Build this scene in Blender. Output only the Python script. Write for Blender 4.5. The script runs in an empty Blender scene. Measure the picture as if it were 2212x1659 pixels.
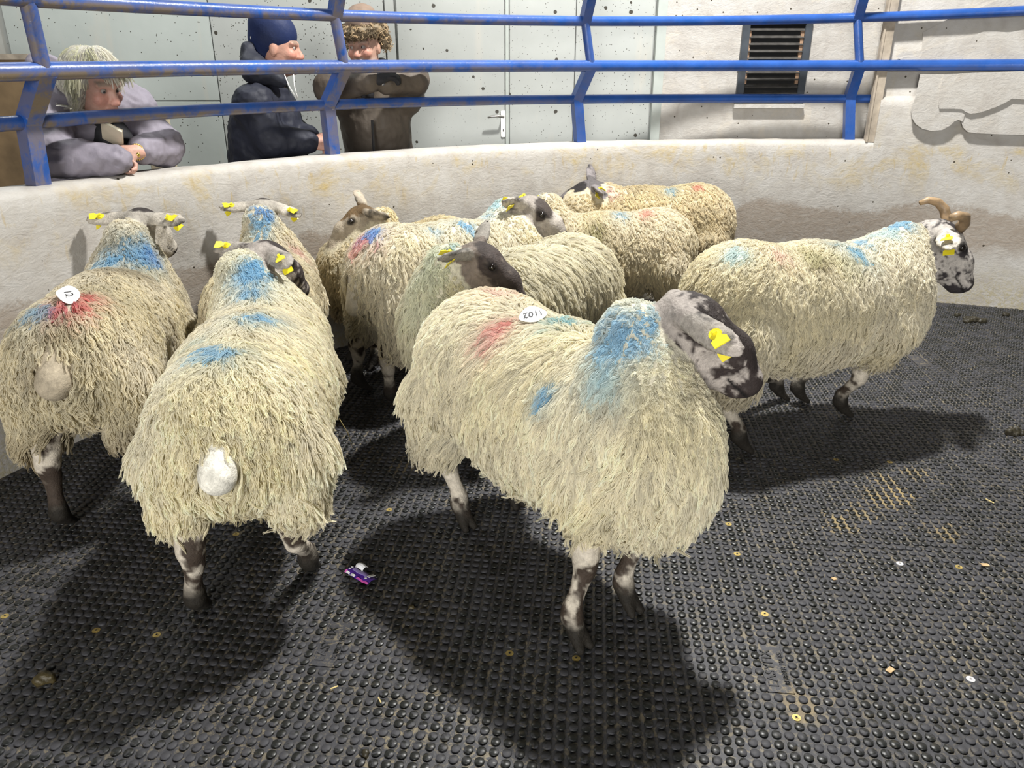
import bpy, bmesh, math, random
import numpy as np
from mathutils import Vector, Matrix
from mathutils.bvhtree import BVHTree

rng = np.random.default_rng(7)
random.seed(7)
SC = bpy.context.scene
COL = SC.collection
PI = math.pi

# ------------------------------------------------------------------ camera, world, lamps, exposure
EYE = 1.4
FPX = 1662.0
PITCH = math.radians(22.0)
cam = bpy.data.cameras.new('camera')
cam.sensor_fit = 'HORIZONTAL'
cam.sensor_width = 36.0
cam.lens = 36.0 * FPX / 2212.0
cam.clip_start = 0.05
camo = bpy.data.objects.new('camera', cam)
COL.objects.link(camo)
camo.location = (0, 0, EYE)
camo.rotation_euler = (PI / 2 - PITCH, 0, 0)
SC.camera = camo

SC.view_settings.view_transform = 'Standard'
SC.view_settings.look = 'None'
SC.view_settings.gamma = 1.0
SC.view_settings.use_curve_mapping = False
SC.view_settings.exposure = 0.0

w = bpy.data.worlds.new('hall_air')
SC.world = w
w.use_nodes = True
w.node_tree.nodes['Background'].inputs[0].default_value = (0.93, 0.97, 1.0, 1)
w.node_tree.nodes['Background'].inputs[1].default_value = 0.05


def lamp(name, kind, loc, target, energy, size, col=(1, 1, 1), **kw):
    l = bpy.data.lights.new(name, kind)
    l.energy = energy
    l.color = col
    if kind == 'AREA':
        l.shape = 'DISK'
        l.size = size
    else:
        l.shadow_soft_size = size
    for k, v in kw.items():
        setattr(l, k, v)
    o = bpy.data.objects.new(name, l)
    COL.objects.link(o)
    o.location = loc
    d = Vector(target) - Vector(loc)
    o.rotation_euler = d.to_track_quat('-Z', 'Y').to_euler()
    return o


lamp('flood_lamp', 'AREA', (1.0, 3.6, 4.3), (0.9, 3.0, 0), 380, 0.30, (1.0, 0.985, 0.95))
lamp('front_fill', 'AREA', (-1.0, -4.7, 1.75), (0.3, 2.6, 0.6), 490, 3.0, (1.0, 0.985, 0.95))  # added soft fill behind the camera, brightens the near flanks

lamp('walkway_fill', 'AREA', (-2.3, 4.3, 3.4), (-2.0, 4.6, 0), 32, 0.6, (0.97, 1.0, 0.98))  # added fill, lifts the left panels and the people

# ------------------------------------------------------------------ helpers
CY, SY = math.cos(PITCH), math.sin(PITCH)


def ray(px, py):
    u = (px - 1106) / FPX
    v = (829.5 - py) / FPX
    return np.array([u, CY + v * SY, -SY + v * CY])


def atz(px, py, z=0.0):
    d = ray(px, py)
    return d * ((z - EYE) / d[2]) + np.array([0, 0, EYE])


def aty(px, py, y):
    d = ray(px, py)
    return d * (y / d[1]) + np.array([0, 0, EYE])


RC = np.array([1.70, 1.23])
RIN = 3.83


def atr(px, py, r):
    d = ray(px, py)
    a = d[0] ** 2 + d[1] ** 2
    b = -2 * (d[0] * RC[0] + d[1] * RC[1])
    c = RC @ RC - r * r
    t = (-b + math.sqrt(b * b - 4 * a * c)) / (2 * a)
    return d * t + np.array([0, 0, EYE])


def ring(th, r, z=0.0):
    return np.array([RC[0] + r * math.cos(th), RC[1] + r * math.sin(th), z])


def tag(o, label=None, cat=None, group=None, kind=None):
    if label:
        o['label'] = label
    if cat:
        o['category'] = cat
    if group:
        o['group'] = group
    if kind:
        o['kind'] = kind
    return o


def empty(name, loc=(0, 0, 0), rz=0.0):
    o = bpy.data.objects.new(name, None)
    o.empty_display_size = 0.1
    COL.objects.link(o)
    o.location = loc
    o.rotation_euler = (0, 0, rz)
    return o


def link(name, me, mat=None, parent=None, smooth=False):
    if mat is not None:
        me.materials.append(mat)
    if smooth:
        me.polygons.foreach_set('use_smooth', np.ones(len(me.polygons), dtype=bool))
    o = bpy.data.objects.new(name, me)
    COL.objects.link(o)
    if parent is not None:
        o.parent = parent
    return o


def np_mesh(name, v, f, n):
    """v (V,3), f (F,n) -> mesh"""
    me = bpy.data.meshes.new(name)
    v = np.ascontiguousarray(v, dtype=np.float32)
    f = np.ascontiguousarray(f, dtype=np.int32)
    me.vertices.add(len(v))
    me.vertices.foreach_set('co', v.ravel())
    me.loops.add(f.size)
    me.loops.foreach_set('vertex_index', f.ravel())
    me.polygons.add(len(f))
    me.polygons.foreach_set('loop_start', np.arange(0, f.size, n, dtype=np.int32))
    me.polygons.foreach_set('loop_total', np.full(len(f), n, dtype=np.int32))
    me.update(calc_edges=True)
    me.validate()
    return me


def vcol(me, col, name='Col'):
    a = me.color_attributes.new(name, 'FLOAT_COLOR', 'POINT')
    c = np.ones((len(me.vertices), 4), dtype=np.float32)
    c[:, :3] = col
    a.data.foreach_set('color', c.ravel())


class MB:
    """collects simple shapes into one mesh"""

    def __init__(self):
        self.bm = bmesh.new()

    def box(self, c, s, rot=None, bevel=0.0):
        m = Matrix.Translation(Vector(c))
        if rot is not None:
            m = m @ (rot if isinstance(rot, Matrix) else Matrix.Rotation(rot, 4, 'Z'))
        m = m @ Matrix.Diagonal((s[0], s[1], s[2], 1))
        r = bmesh.ops.create_cube(self.bm, size=1.0, matrix=m)
        if bevel > 0:
            es = set()
            for v in r['verts']:
                es.update(v.link_edges)
            bmesh.ops.bevel(self.bm, geom=list(es), offset=bevel, segments=2, affect='EDGES')
        return self

    def cyl(self, a, b, r1, r2=None, n=16):
        a = Vector(a)
        b = Vector(b)
        d = b - a
        m = Matrix.Translation((a + b) / 2) @ d.to_track_quat('Z', 'Y').to_matrix().to_4x4()
        bmesh.ops.create_cone(self.bm, cap_ends=True, segments=n, radius1=r1, radius2=r1 if r2 is None else r2, depth=d.length, matrix=m)
        return self

    def tube(self, pts, r, n=12, cap=True):
        pts = [Vector(p) for p in pts]
        rs = r if hasattr(r, '__len__') else [r] * len(pts)
        rings = []
        up = None
        for i, p in enumerate(pts):
            t = (pts[min(i + 1, len(pts) - 1)] - pts[max(i - 1, 0)]).normalized()
            if up is None:
                up = Vector((0, 0, 1)) if abs(t.z) < 0.9 else Vector((1, 0, 0))
            s = t.cross(up).normalized()
            u2 = s.cross(t).normalized()
            up = u2
            rings.append([self.bm.verts.new(p + (s * math.cos(2 * PI * k / n) + u2 * math.sin(2 * PI * k / n)) * rs[i]) for k in range(n)])
        for i in range(len(rings) - 1):
            for k in range(n):
                self.bm.faces.new((rings[i][k], rings[i][(k + 1) % n], rings[i + 1][(k + 1) % n], rings[i + 1][k]))
        if cap:
            self.bm.faces.new(list(reversed(rings[0])))
            self.bm.faces.new(rings[-1])
        return self

    def sphere(self, c, r, rot=None, seg=16, rings=10):
        rr = r if hasattr(r, '__len__') else (r, r, r)
        m = Matrix.Translation(Vector(c))
        if rot is not None:
            m = m @ rot.to_4x4()
        m = m @ Matrix.Diagonal((rr[0], rr[1], rr[2], 1))
        bmesh.ops.create_uvsphere(self.bm, u_segments=seg, v_segments=rings, radius=1.0, matrix=m)
        return self

    def prism(self, outline, place, thick):
        """outline: 2D points; place(u, v, d) -> 3D point at depth d"""
        a = [self.bm.verts.new(place(u, v, 0.0)) for u, v in outline]
        b = [self.bm.verts.new(place(u, v, thick)) for u, v in outline]
        fa = self.bm.faces.new(a)
        fb = self.bm.faces.new(list(reversed(b)))
        n = len(a)
        for i in range(n):
            self.bm.faces.new((a[i], b[i], b[(i + 1) % n], a[(i + 1) % n]))
        bmesh.ops.triangulate(self.bm, faces=[fa, fb])
        return self

    def build(self, name, mat=None, parent=None, smooth=False, auto=False):
        bmesh.ops.recalc_face_normals(self.bm, faces=self.bm.faces)
        me = bpy.data.meshes.new(name)
        self.bm.to_mesh(me)
        self.bm.free()
        o = link(name, me, mat, parent, smooth)
        if smooth and auto:
            for e in me.edges:
                pass
            try:
                me.set_sharp_from_angle(angle=math.radians(40))
            except Exception:
                pass
        return o


def text_mesh(name, body, size, mat, parent, extrude=0.0004, shear=0.0):
    cu = bpy.data.curves.new(name, 'FONT')
    cu.body = body
    cu.size = size
    cu.extrude = extrude
    cu.shear = shear
    cu.align_x = 'CENTER'
    cu.align_y = 'CENTER'
    to = bpy.data.objects.new(name, cu)
    COL.objects.link(to)
    me = bpy.data.meshes.new_from_object(to.evaluated_get(bpy.context.evaluated_depsgraph_get()))
    bpy.data.objects.remove(to)
    me.name = name
    me.materials.clear()
    return link(name, me, mat, parent)


# ---- value noise in numpy
_perm = np.random.default_rng(3).random((64, 64, 64)).astype(np.float32)


def vnoise(p, s):
    q = np.asarray(p, dtype=np.float64) * s + 100.0
    i = np.floor(q).astype(int)
    f = q - i
    f = f * f * (3 - 2 * f)
    i0 = i & 63
    i1 = (i + 1) & 63
    r = 0
    for dx in (0, 1):
        for dy in (0, 1):
            for dz in (0, 1):
                wgt = (f[:, 0] if dx else 1 - f[:, 0]) * (f[:, 1] if dy else 1 - f[:, 1]) * (f[:, 2] if dz else 1 - f[:, 2])
                r = r + wgt * _perm[(i1 if dx else i0)[:, 0], (i1 if dy else i0)[:, 1], (i1 if dz else i0)[:, 2]]
    return r


def fbm(p, s, o=3):
    r = 0
    a = 0.5
    tot = 0
    for k in range(o):
        r = r + a * vnoise(np.asarray(p) + 7.3 * k, s * 2 ** k)
        tot += a
        a *= 0.55
    return r / tot


def sstep(a, b, x):
    t = np.clip((x - a) / (b - a), 0, 1)
    return t * t * (3 - 2 * t)


# ---- signed distance modelling: smooth unions meshed by surface nets, one continuous surface per body
class SDF:
    def __init__(self, lo, hi, h):
        self.lo = np.array(lo, float)
        self.h = h
        self.n = np.ceil((np.array(hi) - self.lo) / h).astype(int) + 1
        self.a = np.full(self.n, 1.0, dtype=np.float32)
        self.prims = []

    def _block(self, lo, hi, m):
        i0 = np.clip(np.floor((np.array(lo) - m - self.lo) / self.h).astype(int), 0, self.n)
        i1 = np.clip(np.ceil((np.array(hi) + m - self.lo) / self.h).astype(int) + 1, 0, self.n)
        if np.any(i1 <= i0):
            return None
        ax = [self.lo[k] + self.h * np.arange(i0[k], i1[k]) for k in range(3)]
        X, Y, Z = np.meshgrid(*ax, indexing='ij')
        return (slice(i0[0], i1[0]), slice(i0[1], i1[1]), slice(i0[2], i1[2])), np.stack([X, Y, Z], -1)

    def _mix(self, sl, d, k, sub=False):
        a = self.a[sl]
        d = d.astype(np.float32)
        if sub:
            hh = np.maximum(k - np.abs(a + d), 0) / k
            self.a[sl] = np.maximum(a, -d) + hh * hh * k * 0.25
        else:
            hh = np.maximum(k - np.abs(a - d), 0) / k
            self.a[sl] = np.minimum(a, d) - hh * hh * k * 0.25

    def cap(self, a, b, ra, rb, k=0.03, tag_=None, sub=False):
        a = np.array(a, float)
        b = np.array(b, float)
        rm = max(ra, rb)
        fn = lambda P: self._dcap(P, a, b, ra, rb)
        self.prims.append((fn, tag_))
        bl = self._block(np.minimum(a, b) - rm, np.maximum(a, b) + rm, k + 2 * self.h)
        if bl:
            self._mix(bl[0], fn(bl[1]), k, sub)
        return self

    @staticmethod
    def _dcap(P, a, b, ra, rb):
        ba = b - a
        t = np.clip(((P - a) @ ba) / max(ba @ ba, 1e-9), 0, 1)
        return np.sqrt((((P - a) - t[..., None] * ba) ** 2).sum(-1)) - (ra + (rb - ra) * t)

    def ell(self, c, r, R=None, k=0.03, tag_=None, sub=False):
        c = np.array(c, float)
        r = np.array(r, float)
        R = np.eye(3) if R is None else np.array(R, float)

        def fn(P):
            q = (P - c) @ R
            k0 = np.sqrt(((q / r) ** 2).sum(-1))
            k1 = np.sqrt(((q / (r * r)) ** 2).sum(-1)) + 1e-6
            return k0 * (k0 - 1.0) / k1
        self.prims.append((fn, tag_))
        ext = np.sqrt(((R * r) ** 2).sum(1))
        bl = self._block(c - ext, c + ext, k + 2 * self.h)
        if bl:
            self._mix(bl[0], fn(bl[1]), k, sub)
        return self

    def chain(self, pts, rs, k=0.03, tag_=None):
        for i in range(len(pts) - 1):
            self.cap(pts[i], pts[i + 1], rs[i], rs[i + 1], k, tag_)
        return self

    def dist(self, P, tags):
        d = np.full(len(P), 9.0)
        for fn, t in self.prims:
            if t in tags:
                d = np.minimum(d, fn(P))
        return d

    def mesh(self):
        a = self.a
        ins = a < 0
        nx, ny, nz = a.shape
        cnt = np.zeros((nx - 1, ny - 1, nz - 1), dtype=np.int8)
        for dx in (0, 1):
            for dy in (0, 1):
                for dz in (0, 1):
                    cnt += ins[dx:nx - 1 + dx, dy:ny - 1 + dy, dz:nz - 1 + dz]
        act = (cnt > 0) & (cnt < 8)
        idx = np.full(act.shape, -1, dtype=np.int64)
        cells = np.argwhere(act)
        idx[act] = np.arange(len(cells))
        acc = np.zeros((len(cells), 3))
        num = np.zeros(len(cells))
        cor = [(i, j, k) for i in (0, 1) for j in (0, 1) for k in (0, 1)]
        val = {c: a[cells[:, 0] + c[0], cells[:, 1] + c[1], cells[:, 2] + c[2]].astype(float) for c in cor}
        for c in cor:
            for ax in range(3):
                if c[ax] == 0:
                    d = list(c)
                    d[ax] = 1
                    d = tuple(d)
                    va, vb = val[c], val[d]
                    x = (va < 0) != (vb < 0)
                    t = np.where(x, va / np.where(np.abs(va - vb) < 1e-9, 1e-9, va - vb), 0)
                    p = np.array(c, float)[None, :].repeat(len(cells), 0)
                    p[:, ax] = t
                    acc += np.where(x[:, None], p, 0)
                    num += x
        v = self.lo + self.h * (cells + acc / np.maximum(num, 1)[:, None])
        quads = []
        for ax in range(3):
            sl0 = [slice(None)] * 3
            sl1 = [slice(None)] * 3
            sl0[ax] = slice(0, -1)
            sl1[ax] = slice(1, None)
            A = ins[tuple(sl0)]
            B = ins[tuple(sl1)]
            e = np.argwhere(A != B)
            o1, o2 = (ax + 1) % 3, (ax + 2) % 3
            ok = (e[:, o1] > 0) & (e[:, o2] > 0) & (e[:, o1] < a.shape[o1] - 1) & (e[:, o2] < a.shape[o2] - 1)
            e = e[ok]
            fl = A[e[:, 0], e[:, 1], e[:, 2]]

            def cell(d1, d2):
                q = e.copy()
                q[:, o1] -= d1
                q[:, o2] -= d2
                return idx[q[:, 0], q[:, 1], q[:, 2]]
            q = np.stack([cell(1, 1), cell(0, 1), cell(0, 0), cell(1, 0)], 1)
            q[~fl] = q[~fl][:, ::-1]
            quads.append(q)
        q = np.concatenate(quads)
        q = q[(q >= 0).all(1)]
        return v, q


def relax(v, q, it=2, lam=0.5):
    for _ in range(it):
        acc = np.zeros_like(v)
        num = np.zeros(len(v))
        for a in range(4):
            b = (a + 1) % 4
            np.add.at(acc, q[:, a], v[q[:, b]])
            np.add.at(acc, q[:, b], v[q[:, a]])
            np.add.at(num, q[:, a], 1)
            np.add.at(num, q[:, b], 1)
        v = v + lam * (acc / np.maximum(num, 1)[:, None] - v)
    return v


def vnormals(v, q):
    n = np.cross(v[q[:, 2]] - v[q[:, 0]], v[q[:, 3]] - v[q[:, 1]])
    vn = np.zeros_like(v)
    for a in range(4):
        np.add.at(vn, q[:, a], n)
    return vn / np.maximum(np.linalg.norm(vn, axis=1), 1e-12)[:, None]


# ------------------------------------------------------------------ materials
def new_mat(name):
    m = bpy.data.materials.new(name)
    m.use_nodes = True
    nt = m.node_tree
    return m, nt, nt.nodes['Principled BSDF']


def N(nt, t, **kw):
    n = nt.nodes.new(t)
    for k, v in kw.items():
        if hasattr(n, k):
            setattr(n, k, v)
        else:
            n.inputs[k.replace('_', ' ')].default_value = v
    return n


def L(nt, a, b):
    nt.links.new(a, b)


def ramp(nt, fac, stops):
    r = nt.nodes.new('ShaderNodeValToRGB')
    e = r.color_ramp.elements
    while len(e) > 1:
        e.remove(e[-1])
    e[0].position = stops[0][0]
    e[0].color = (*stops[0][1], 1) if hasattr(stops[0][1], '__len__') else (stops[0][1],) * 3 + (1,)
    for p, c in stops[1:]:
        x = e.new(p)
        x.color = (*c, 1) if hasattr(c, '__len__') else (c,) * 3 + (1,)
    if fac is not None:
        L(nt, fac, r.inputs[0])
    return r.outputs[0]


def mix(nt, fac, a, b, mode='MIX'):
    m = nt.nodes.new('ShaderNodeMix')
    m.data_type = 'RGBA'
    m.blend_type = mode
    for i, v in ((0, fac), (6, a), (7, b)):
        if hasattr(v, 'links'):
            L(nt, v, m.inputs[i])
        elif hasattr(v, '__len__'):
            m.inputs[i].default_value = (*v, 1)
        else:
            m.inputs[i].default_value = v
    return m.outputs[2]


def math_(nt, op, a, b=None, c=None):
    m = nt.nodes.new('ShaderNodeMath')
    m.operation = op
    for i, v in enumerate((a, b, c)):
        if v is None:
            continue
        if hasattr(v, 'links'):
            L(nt, v, m.inputs[i])
        else:
            m.inputs[i].default_value = v
    return m.outputs[0]


def pos(nt):
    return nt.nodes.new('ShaderNodeNewGeometry').outputs['Position']


def noise(nt, vec, scale, detail=4.0, rough=0.55, dist=0.0, mapping=None):
    n = nt.nodes.new('ShaderNodeTexNoise')
    n.inputs['Scale'].default_value = scale
    n.inputs['Detail'].default_value = detail
    n.inputs['Roughness'].default_value = rough
    n.inputs['Distortion'].default_value = dist
    if mapping is not None:
        mp = nt.nodes.new('ShaderNodeMapping')
        mp.inputs['Scale'].default_value = mapping
        L(nt, vec, mp.inputs[0])
        vec = mp.outputs[0]
    L(nt, vec, n.inputs['Vector'])
    return n.outputs[0]


def bump(nt, bsdf, h, strength=0.3, dist=0.01):
    b = nt.nodes.new('ShaderNodeBump')
    b.inputs['Strength'].default_value = strength
    b.inputs['Distance'].default_value = dist
    L(nt, h, b.inputs['Height'])
    L(nt, b.outputs[0], bsdf.inputs['Normal'])
    return b


def plain(name, col, rough=0.6, metal=0.0, spec=0.4, var=0.0, scale=40.0, bmp=0.0):
    m, nt, b = new_mat(name)
    b.inputs['Roughness'].default_value = rough
    b.inputs['Metallic'].default_value = metal
    b.inputs['Specular IOR Level'].default_value = spec
    b.inputs['Base Color'].default_value = (*col, 1)
    if var > 0 or bmp > 0:
        tc = nt.nodes.new('ShaderNodeTexCoord').outputs['Object']
        n = noise(nt, tc, scale)
        if var > 0:
            c = ramp(nt, n, [(0.25, tuple(x * (1 - var) for x in col)), (0.75, tuple(min(1, x * (1 + var)) for x in col))])
            L(nt, c, b.inputs['Base Color'])
        if bmp > 0:
            bump(nt, b, n, bmp, 0.004)
    return m


def specks(nt, vec, scale, size, seed, dens):
    """mud specks: irregular dots at random places; returns 0..1"""
    d = noise(nt, vec, 35.0 + seed, 2.0)
    off = nt.nodes.new('ShaderNodeVectorMath')
    off.operation = 'ADD'
    L(nt, vec, off.inputs[0])
    off.inputs[1].default_value = (seed * 1.7, seed * 0.9, seed * 2.3)
    vo = nt.nodes.new('ShaderNodeTexVoronoi')
    vo.inputs['Scale'].default_value = scale
    vo.inputs['Randomness'].default_value = 1.0
    L(nt, off.outputs[0], vo.inputs['Vector'])
    sep = nt.nodes.new('ShaderNodeSeparateColor')
    L(nt, vo.outputs['Color'], sep.inputs[0])
    keep = math_(nt, 'GREATER_THAN', sep.outputs[0], 1 - dens)
    rr = math_(nt, 'MULTIPLY', sep.outputs[1], size)
    rr = math_(nt, 'MULTIPLY', rr, math_(nt, 'ADD', d, 0.5))
    ins = math_(nt, 'LESS_THAN', vo.outputs['Distance'], rr)
    return math_(nt, 'MULTIPLY', ins, keep)
# ------------------------------------------------------------------ setting: materials
def mat_whitewash(name, band=True, speck=0.35):
    m, nt, b = new_mat(name)
    P = pos(nt)
    sep = nt.nodes.new('ShaderNodeSeparateXYZ')
    L(nt, P, sep.inputs[0])
    big = noise(nt, P, 2.2, 5, 0.6)
    mid_ = noise(nt, P, 9.0, 5, 0.6, 0.6)
    fine = noise(nt, P, 45.0, 4, 0.65, 1.2)
    stroke = noise(nt, P, 14.0, 5, 0.6, 1.5, (1, 1, 2.2))
    col = ramp(nt, mid_, [(0.25, (0.36, 0.332, 0.30)), (0.5, (0.43, 0.408, 0.375)), (0.75, (0.475, 0.46, 0.435))])
    if band:
        zz = math_(nt, 'ADD', sep.outputs[2], math_(nt, 'MULTIPLY', math_(nt, 'SUBTRACT', big, 0.5), 0.30))
        zz = math_(nt, 'ADD', zz, math_(nt, 'MULTIPLY', math_(nt, 'SUBTRACT', fine, 0.5), 0.10))
        up = ramp(nt, zz, [(0.585, 1.0), (0.62, 0.0)])
        lo = ramp(nt, zz, [(0.30, 0.0), (0.40, 1.0)])
        bandm = math_(nt, 'MULTIPLY', up, lo)
        bandm = math_(nt, 'MULTIPLY', bandm, ramp(nt, stroke, [(0.3, 0.55), (0.6, 0.95)]))
        col = mix(nt, bandm, col, (0.29, 0.245, 0.20))
        # dirty lowest strip
        low = ramp(nt, zz, [(0.05, 0.75), (0.28, 0.0)])
        low = math_(nt, 'MULTIPLY', low, ramp(nt, fine, [(0.42, 0.0), (0.62, 1.0)]))
        col = mix(nt, low, col, (0.36, 0.31, 0.17))
        # ochre splashes below the coping
        och = ramp(nt, noise(nt, P, 3.6, 6, 0.68, 0.8), [(0.50, 0.0), (0.68, 0.85)])
        zo = ramp(nt, sep.outputs[2], [(0.66, 0.0), (0.86, 1.0), (0.97, 1.0), (1.0, 0.25)])
        om = math_(nt, 'MULTIPLY', math_(nt, 'MULTIPLY', och, zo), ramp(nt, stroke, [(0.35, 0.3), (0.6, 1.0)]))
        col = mix(nt, om, col, (0.43, 0.33, 0.14))
        run = ramp(nt, noise(nt, P, 26.0, 3, 0.6, 0.3, (1, 1, 0.28)), [(0.60, 0.0), (0.72, 0.7)])
        col = mix(nt, math_(nt, 'MULTIPLY', run, zo), col, (0.40, 0.31, 0.15))
    else:
        gr = ramp(nt, noise(nt, P, 5.0, 6, 0.7, 0.8), [(0.55, 0.0), (0.75, 0.5)])
        col = mix(nt, gr, col, (0.58, 0.50, 0.38))
    sp = specks(nt, P, 24.0, 0.16, 3.0, speck * 0.3)
    col = mix(nt, sp, col, (0.06, 0.05, 0.035))
    L(nt, col, b.inputs['Base Color'])
    b.inputs['Roughness'].default_value = 0.62
    b.inputs['Specular IOR Level'].default_value = 0.25
    hh = math_(nt, 'ADD', math_(nt, 'MULTIPLY', fine, 0.6), math_(nt, 'MULTIPLY', stroke, 1.0))
    bump(nt, b, hh, 0.36, 0.010)
    return m


def mat_panel(name, col=(0.385, 0.40, 0.38), dens=0.55):
    m, nt, b = new_mat(name)
    P = pos(nt)
    n1 = noise(nt, P, 3.0, 4)
    c = ramp(nt, n1, [(0.3, tuple(x * 0.93 for x in col)), (0.7, tuple(min(1, x * 1.05) for x in col))])
    beige = ramp(nt, noise(nt, P, 6.0, 4, 0.6, 0.4, (1, 1, 0.15)), [(0.58, 0.0), (0.75, 0.45)])
    c = mix(nt, beige, c, (0.53, 0.48, 0.40))
    for sc, sz, sd, dn in ((13.0, 0.17, 2.0, 0.16), (30.0, 0.19, 5.0, 0.24), (62.0, 0.24, 9.0, 0.30)):
        c = mix(nt, specks(nt, P, sc, sz, sd, dn * dens / 0.3), c, (0.045, 0.04, 0.03))
    L(nt, c, b.inputs['Base Color'])
    b.inputs['Roughness'].default_value = 0.45
    b.inputs['Specular IOR Level'].default_value = 0.35
    bump(nt, b, noise(nt, P, 18.0, 3), 0.08, 0.01)
    return m


def mat_rubber(name, base=True):
    m, nt, b = new_mat(name)
    P = pos(nt)
    n1 = noise(nt, P, 5.0, 5, 0.6, 0.5)
    n2 = noise(nt, P, 55.0, 4, 0.65, 1.0)
    if base:
        c = ramp(nt, n1, [(0.3, (0.034, 0.034, 0.038)), (0.7, (0.060, 0.060, 0.067))])
        d = math_(nt, 'MULTIPLY', ramp(nt, noise(nt, P, 3.0, 6, 0.7, 0.6), [(0.34, 0.10), (0.60, 1.0)]), ramp(nt, n2, [(0.50, 0.0), (0.62, 0.8)]))
        c = mix(nt, d, c, (0.24, 0.20, 0.125))
        # dried muck trodden between the studs
        for (px, py, r, s) in ((1915, 1078, 0.085, 0.75), (1945, 1066, 0.06, 0.9), (1870, 1108, 0.06, 0.6), (1812, 1130, 0.05, 0.8), (2045, 1152, 0.06, 0.6), (1905, 1035, 0.05, 0.7), (1985, 1025, 0.06, 0.6), (1730, 1520, 0.06, 0.5), (870, 1010, 0.06, 0.4)):
            g = atz(px, py)
            vd = nt.nodes.new('ShaderNodeVectorMath')
            vd.operation = 'DISTANCE'
            L(nt, P, vd.inputs[0])
            vd.inputs[1].default_value = tuple(g)
            dd = math_(nt, 'ADD', vd.outputs['Value'], math_(nt, 'MULTIPLY', math_(nt, 'SUBTRACT', noise(nt, P, 30.0, 5, 0.7, 1.0), 0.5), 0.30))
            mm = ramp(nt, math_(nt, 'DIVIDE', dd, r), [(0.5, s), (1.0, 0.0)])
            c = mix(nt, mm, c, (0.31, 0.235, 0.115))
        L(nt, c, b.inputs['Base Color'])
        b.inputs['Roughness'].default_value = 0.5
        bump(nt, b, n2, 0.35, 0.003)
    else:
        wet = ramp(nt, noise(nt, P, 16.0, 5, 0.62, 1.2), [(0.45, 0.0), (0.53, 1.0)])
        c = mix(nt, wet, (0.050, 0.050, 0.056), (0.016, 0.017, 0.016))
        d = math_(nt, 'MULTIPLY', ramp(nt, noise(nt, P, 3.4, 6, 0.7, 0.6), [(0.45, 0.0), (0.7, 0.8)]), ramp(nt, n2, [(0.55, 0.0), (0.68, 0.7)]))
        c = mix(nt, d, c, (0.17, 0.14, 0.085))
        L(nt, c, b.inputs['Base Color'])
        L(nt, ramp(nt, wet, [(0.0, 0.62), (1.0, 0.36)]), b.inputs['Roughness'])
        bump(nt, b, n2, 0.22, 0.002)
    b.inputs['Specular IOR Level'].default_value = 0.30
    return m


def mat_blue(name):
    m, nt, b = new_mat(name)
    P = pos(nt)
    sep = nt.nodes.new('ShaderNodeSeparateXYZ')
    L(nt, P, sep.inputs[0])
    n1 = noise(nt, P, 6.0, 5, 0.6)
    n2 = noise(nt, P, 70.0, 4, 0.7, 0.8)
    c = ramp(nt, n1, [(0.3, (0.012, 0.062, 0.25)), (0.7, (0.022, 0.095, 0.37))])
    # grime thickest towards the end where the people lean
    xx = ramp(nt, math_(nt, 'MULTIPLY_ADD', sep.outputs[0], 0.2, 0.5), [(0.15, 0.95), (0.45, 0.6), (0.62, 0.12)])
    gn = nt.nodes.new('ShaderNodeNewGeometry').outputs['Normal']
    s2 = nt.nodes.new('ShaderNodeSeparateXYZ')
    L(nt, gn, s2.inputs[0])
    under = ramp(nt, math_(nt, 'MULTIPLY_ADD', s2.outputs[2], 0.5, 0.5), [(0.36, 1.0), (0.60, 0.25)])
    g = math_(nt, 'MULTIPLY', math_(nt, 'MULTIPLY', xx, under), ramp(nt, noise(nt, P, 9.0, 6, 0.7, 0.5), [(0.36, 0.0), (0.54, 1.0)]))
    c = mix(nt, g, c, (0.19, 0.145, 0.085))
    chip = ramp(nt, n2, [(0.70, 0.0), (0.73, 1.0)])
    c = mix(nt, math_(nt, 'MULTIPLY', chip, xx), c, (0.45, 0.42, 0.38))
    L(nt, c, b.inputs['Base Color'])
    b.inputs['Roughness'].default_value = 0.3
    b.inputs['Specular IOR Level'].default_value = 0.5
    bump(nt, b, math_(nt, 'ADD', n1, math_(nt, 'MULTIPLY', n2, 0.25)), 0.25, 0.01)
    return m


M_WASH = mat_whitewash('limewashed_render')
M_WASH2 = mat_whitewash('limewashed_wall', band=False, speck=0.8)
M_FLAKE = mat_whitewash('flaking_paint', band=False, speck=0.3)
M_PANEL = mat_panel('splashed_panel_paint')
M_PANEL_L = mat_panel('clean_panel_light_tint', (0.43, 0.465, 0.44), 0.12)  # fewer specks; paler, greener tint puts the left end's light into the colour
M_RUB = mat_rubber('rubber_mat')
M_STUD = mat_rubber('rubber_stud', False)
M_BLUE = mat_blue('blue_gloss_paint')
M_TRIM = plain('grey_green_trim', (0.40, 0.43, 0.40), 0.5, var=0.1, scale=8)
M_GAP = plain('dark_gap', (0.16, 0.165, 0.16), 0.8)
M_CONC = plain('walkway_concrete', (0.26, 0.25, 0.23), 0.9, var=0.25, scale=6, bmp=0.3)
M_OLDWOOD = plain('weathered_timber', (0.34, 0.29, 0.23), 0.85, var=0.35, scale=14, bmp=0.5)
M_PLY = plain('stained_plywood', (0.17, 0.115, 0.06), 0.75, var=0.5, scale=5, bmp=0.2)
M_TANWOOD = plain('pale_post_paint', (0.50, 0.43, 0.30), 0.7, var=0.3, scale=9, bmp=0.2)
M_VFRAME = plain('vent_grey_paint', (0.050, 0.058, 0.068), 0.45, var=0.3, scale=12)
M_VSLAT = plain('vent_slat_metal', (0.055, 0.052, 0.048), 0.4, var=0.4, scale=20)
M_RUST = plain('rusty_side_strip', (0.30, 0.19, 0.12), 0.8, var=0.4, scale=25)
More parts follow.
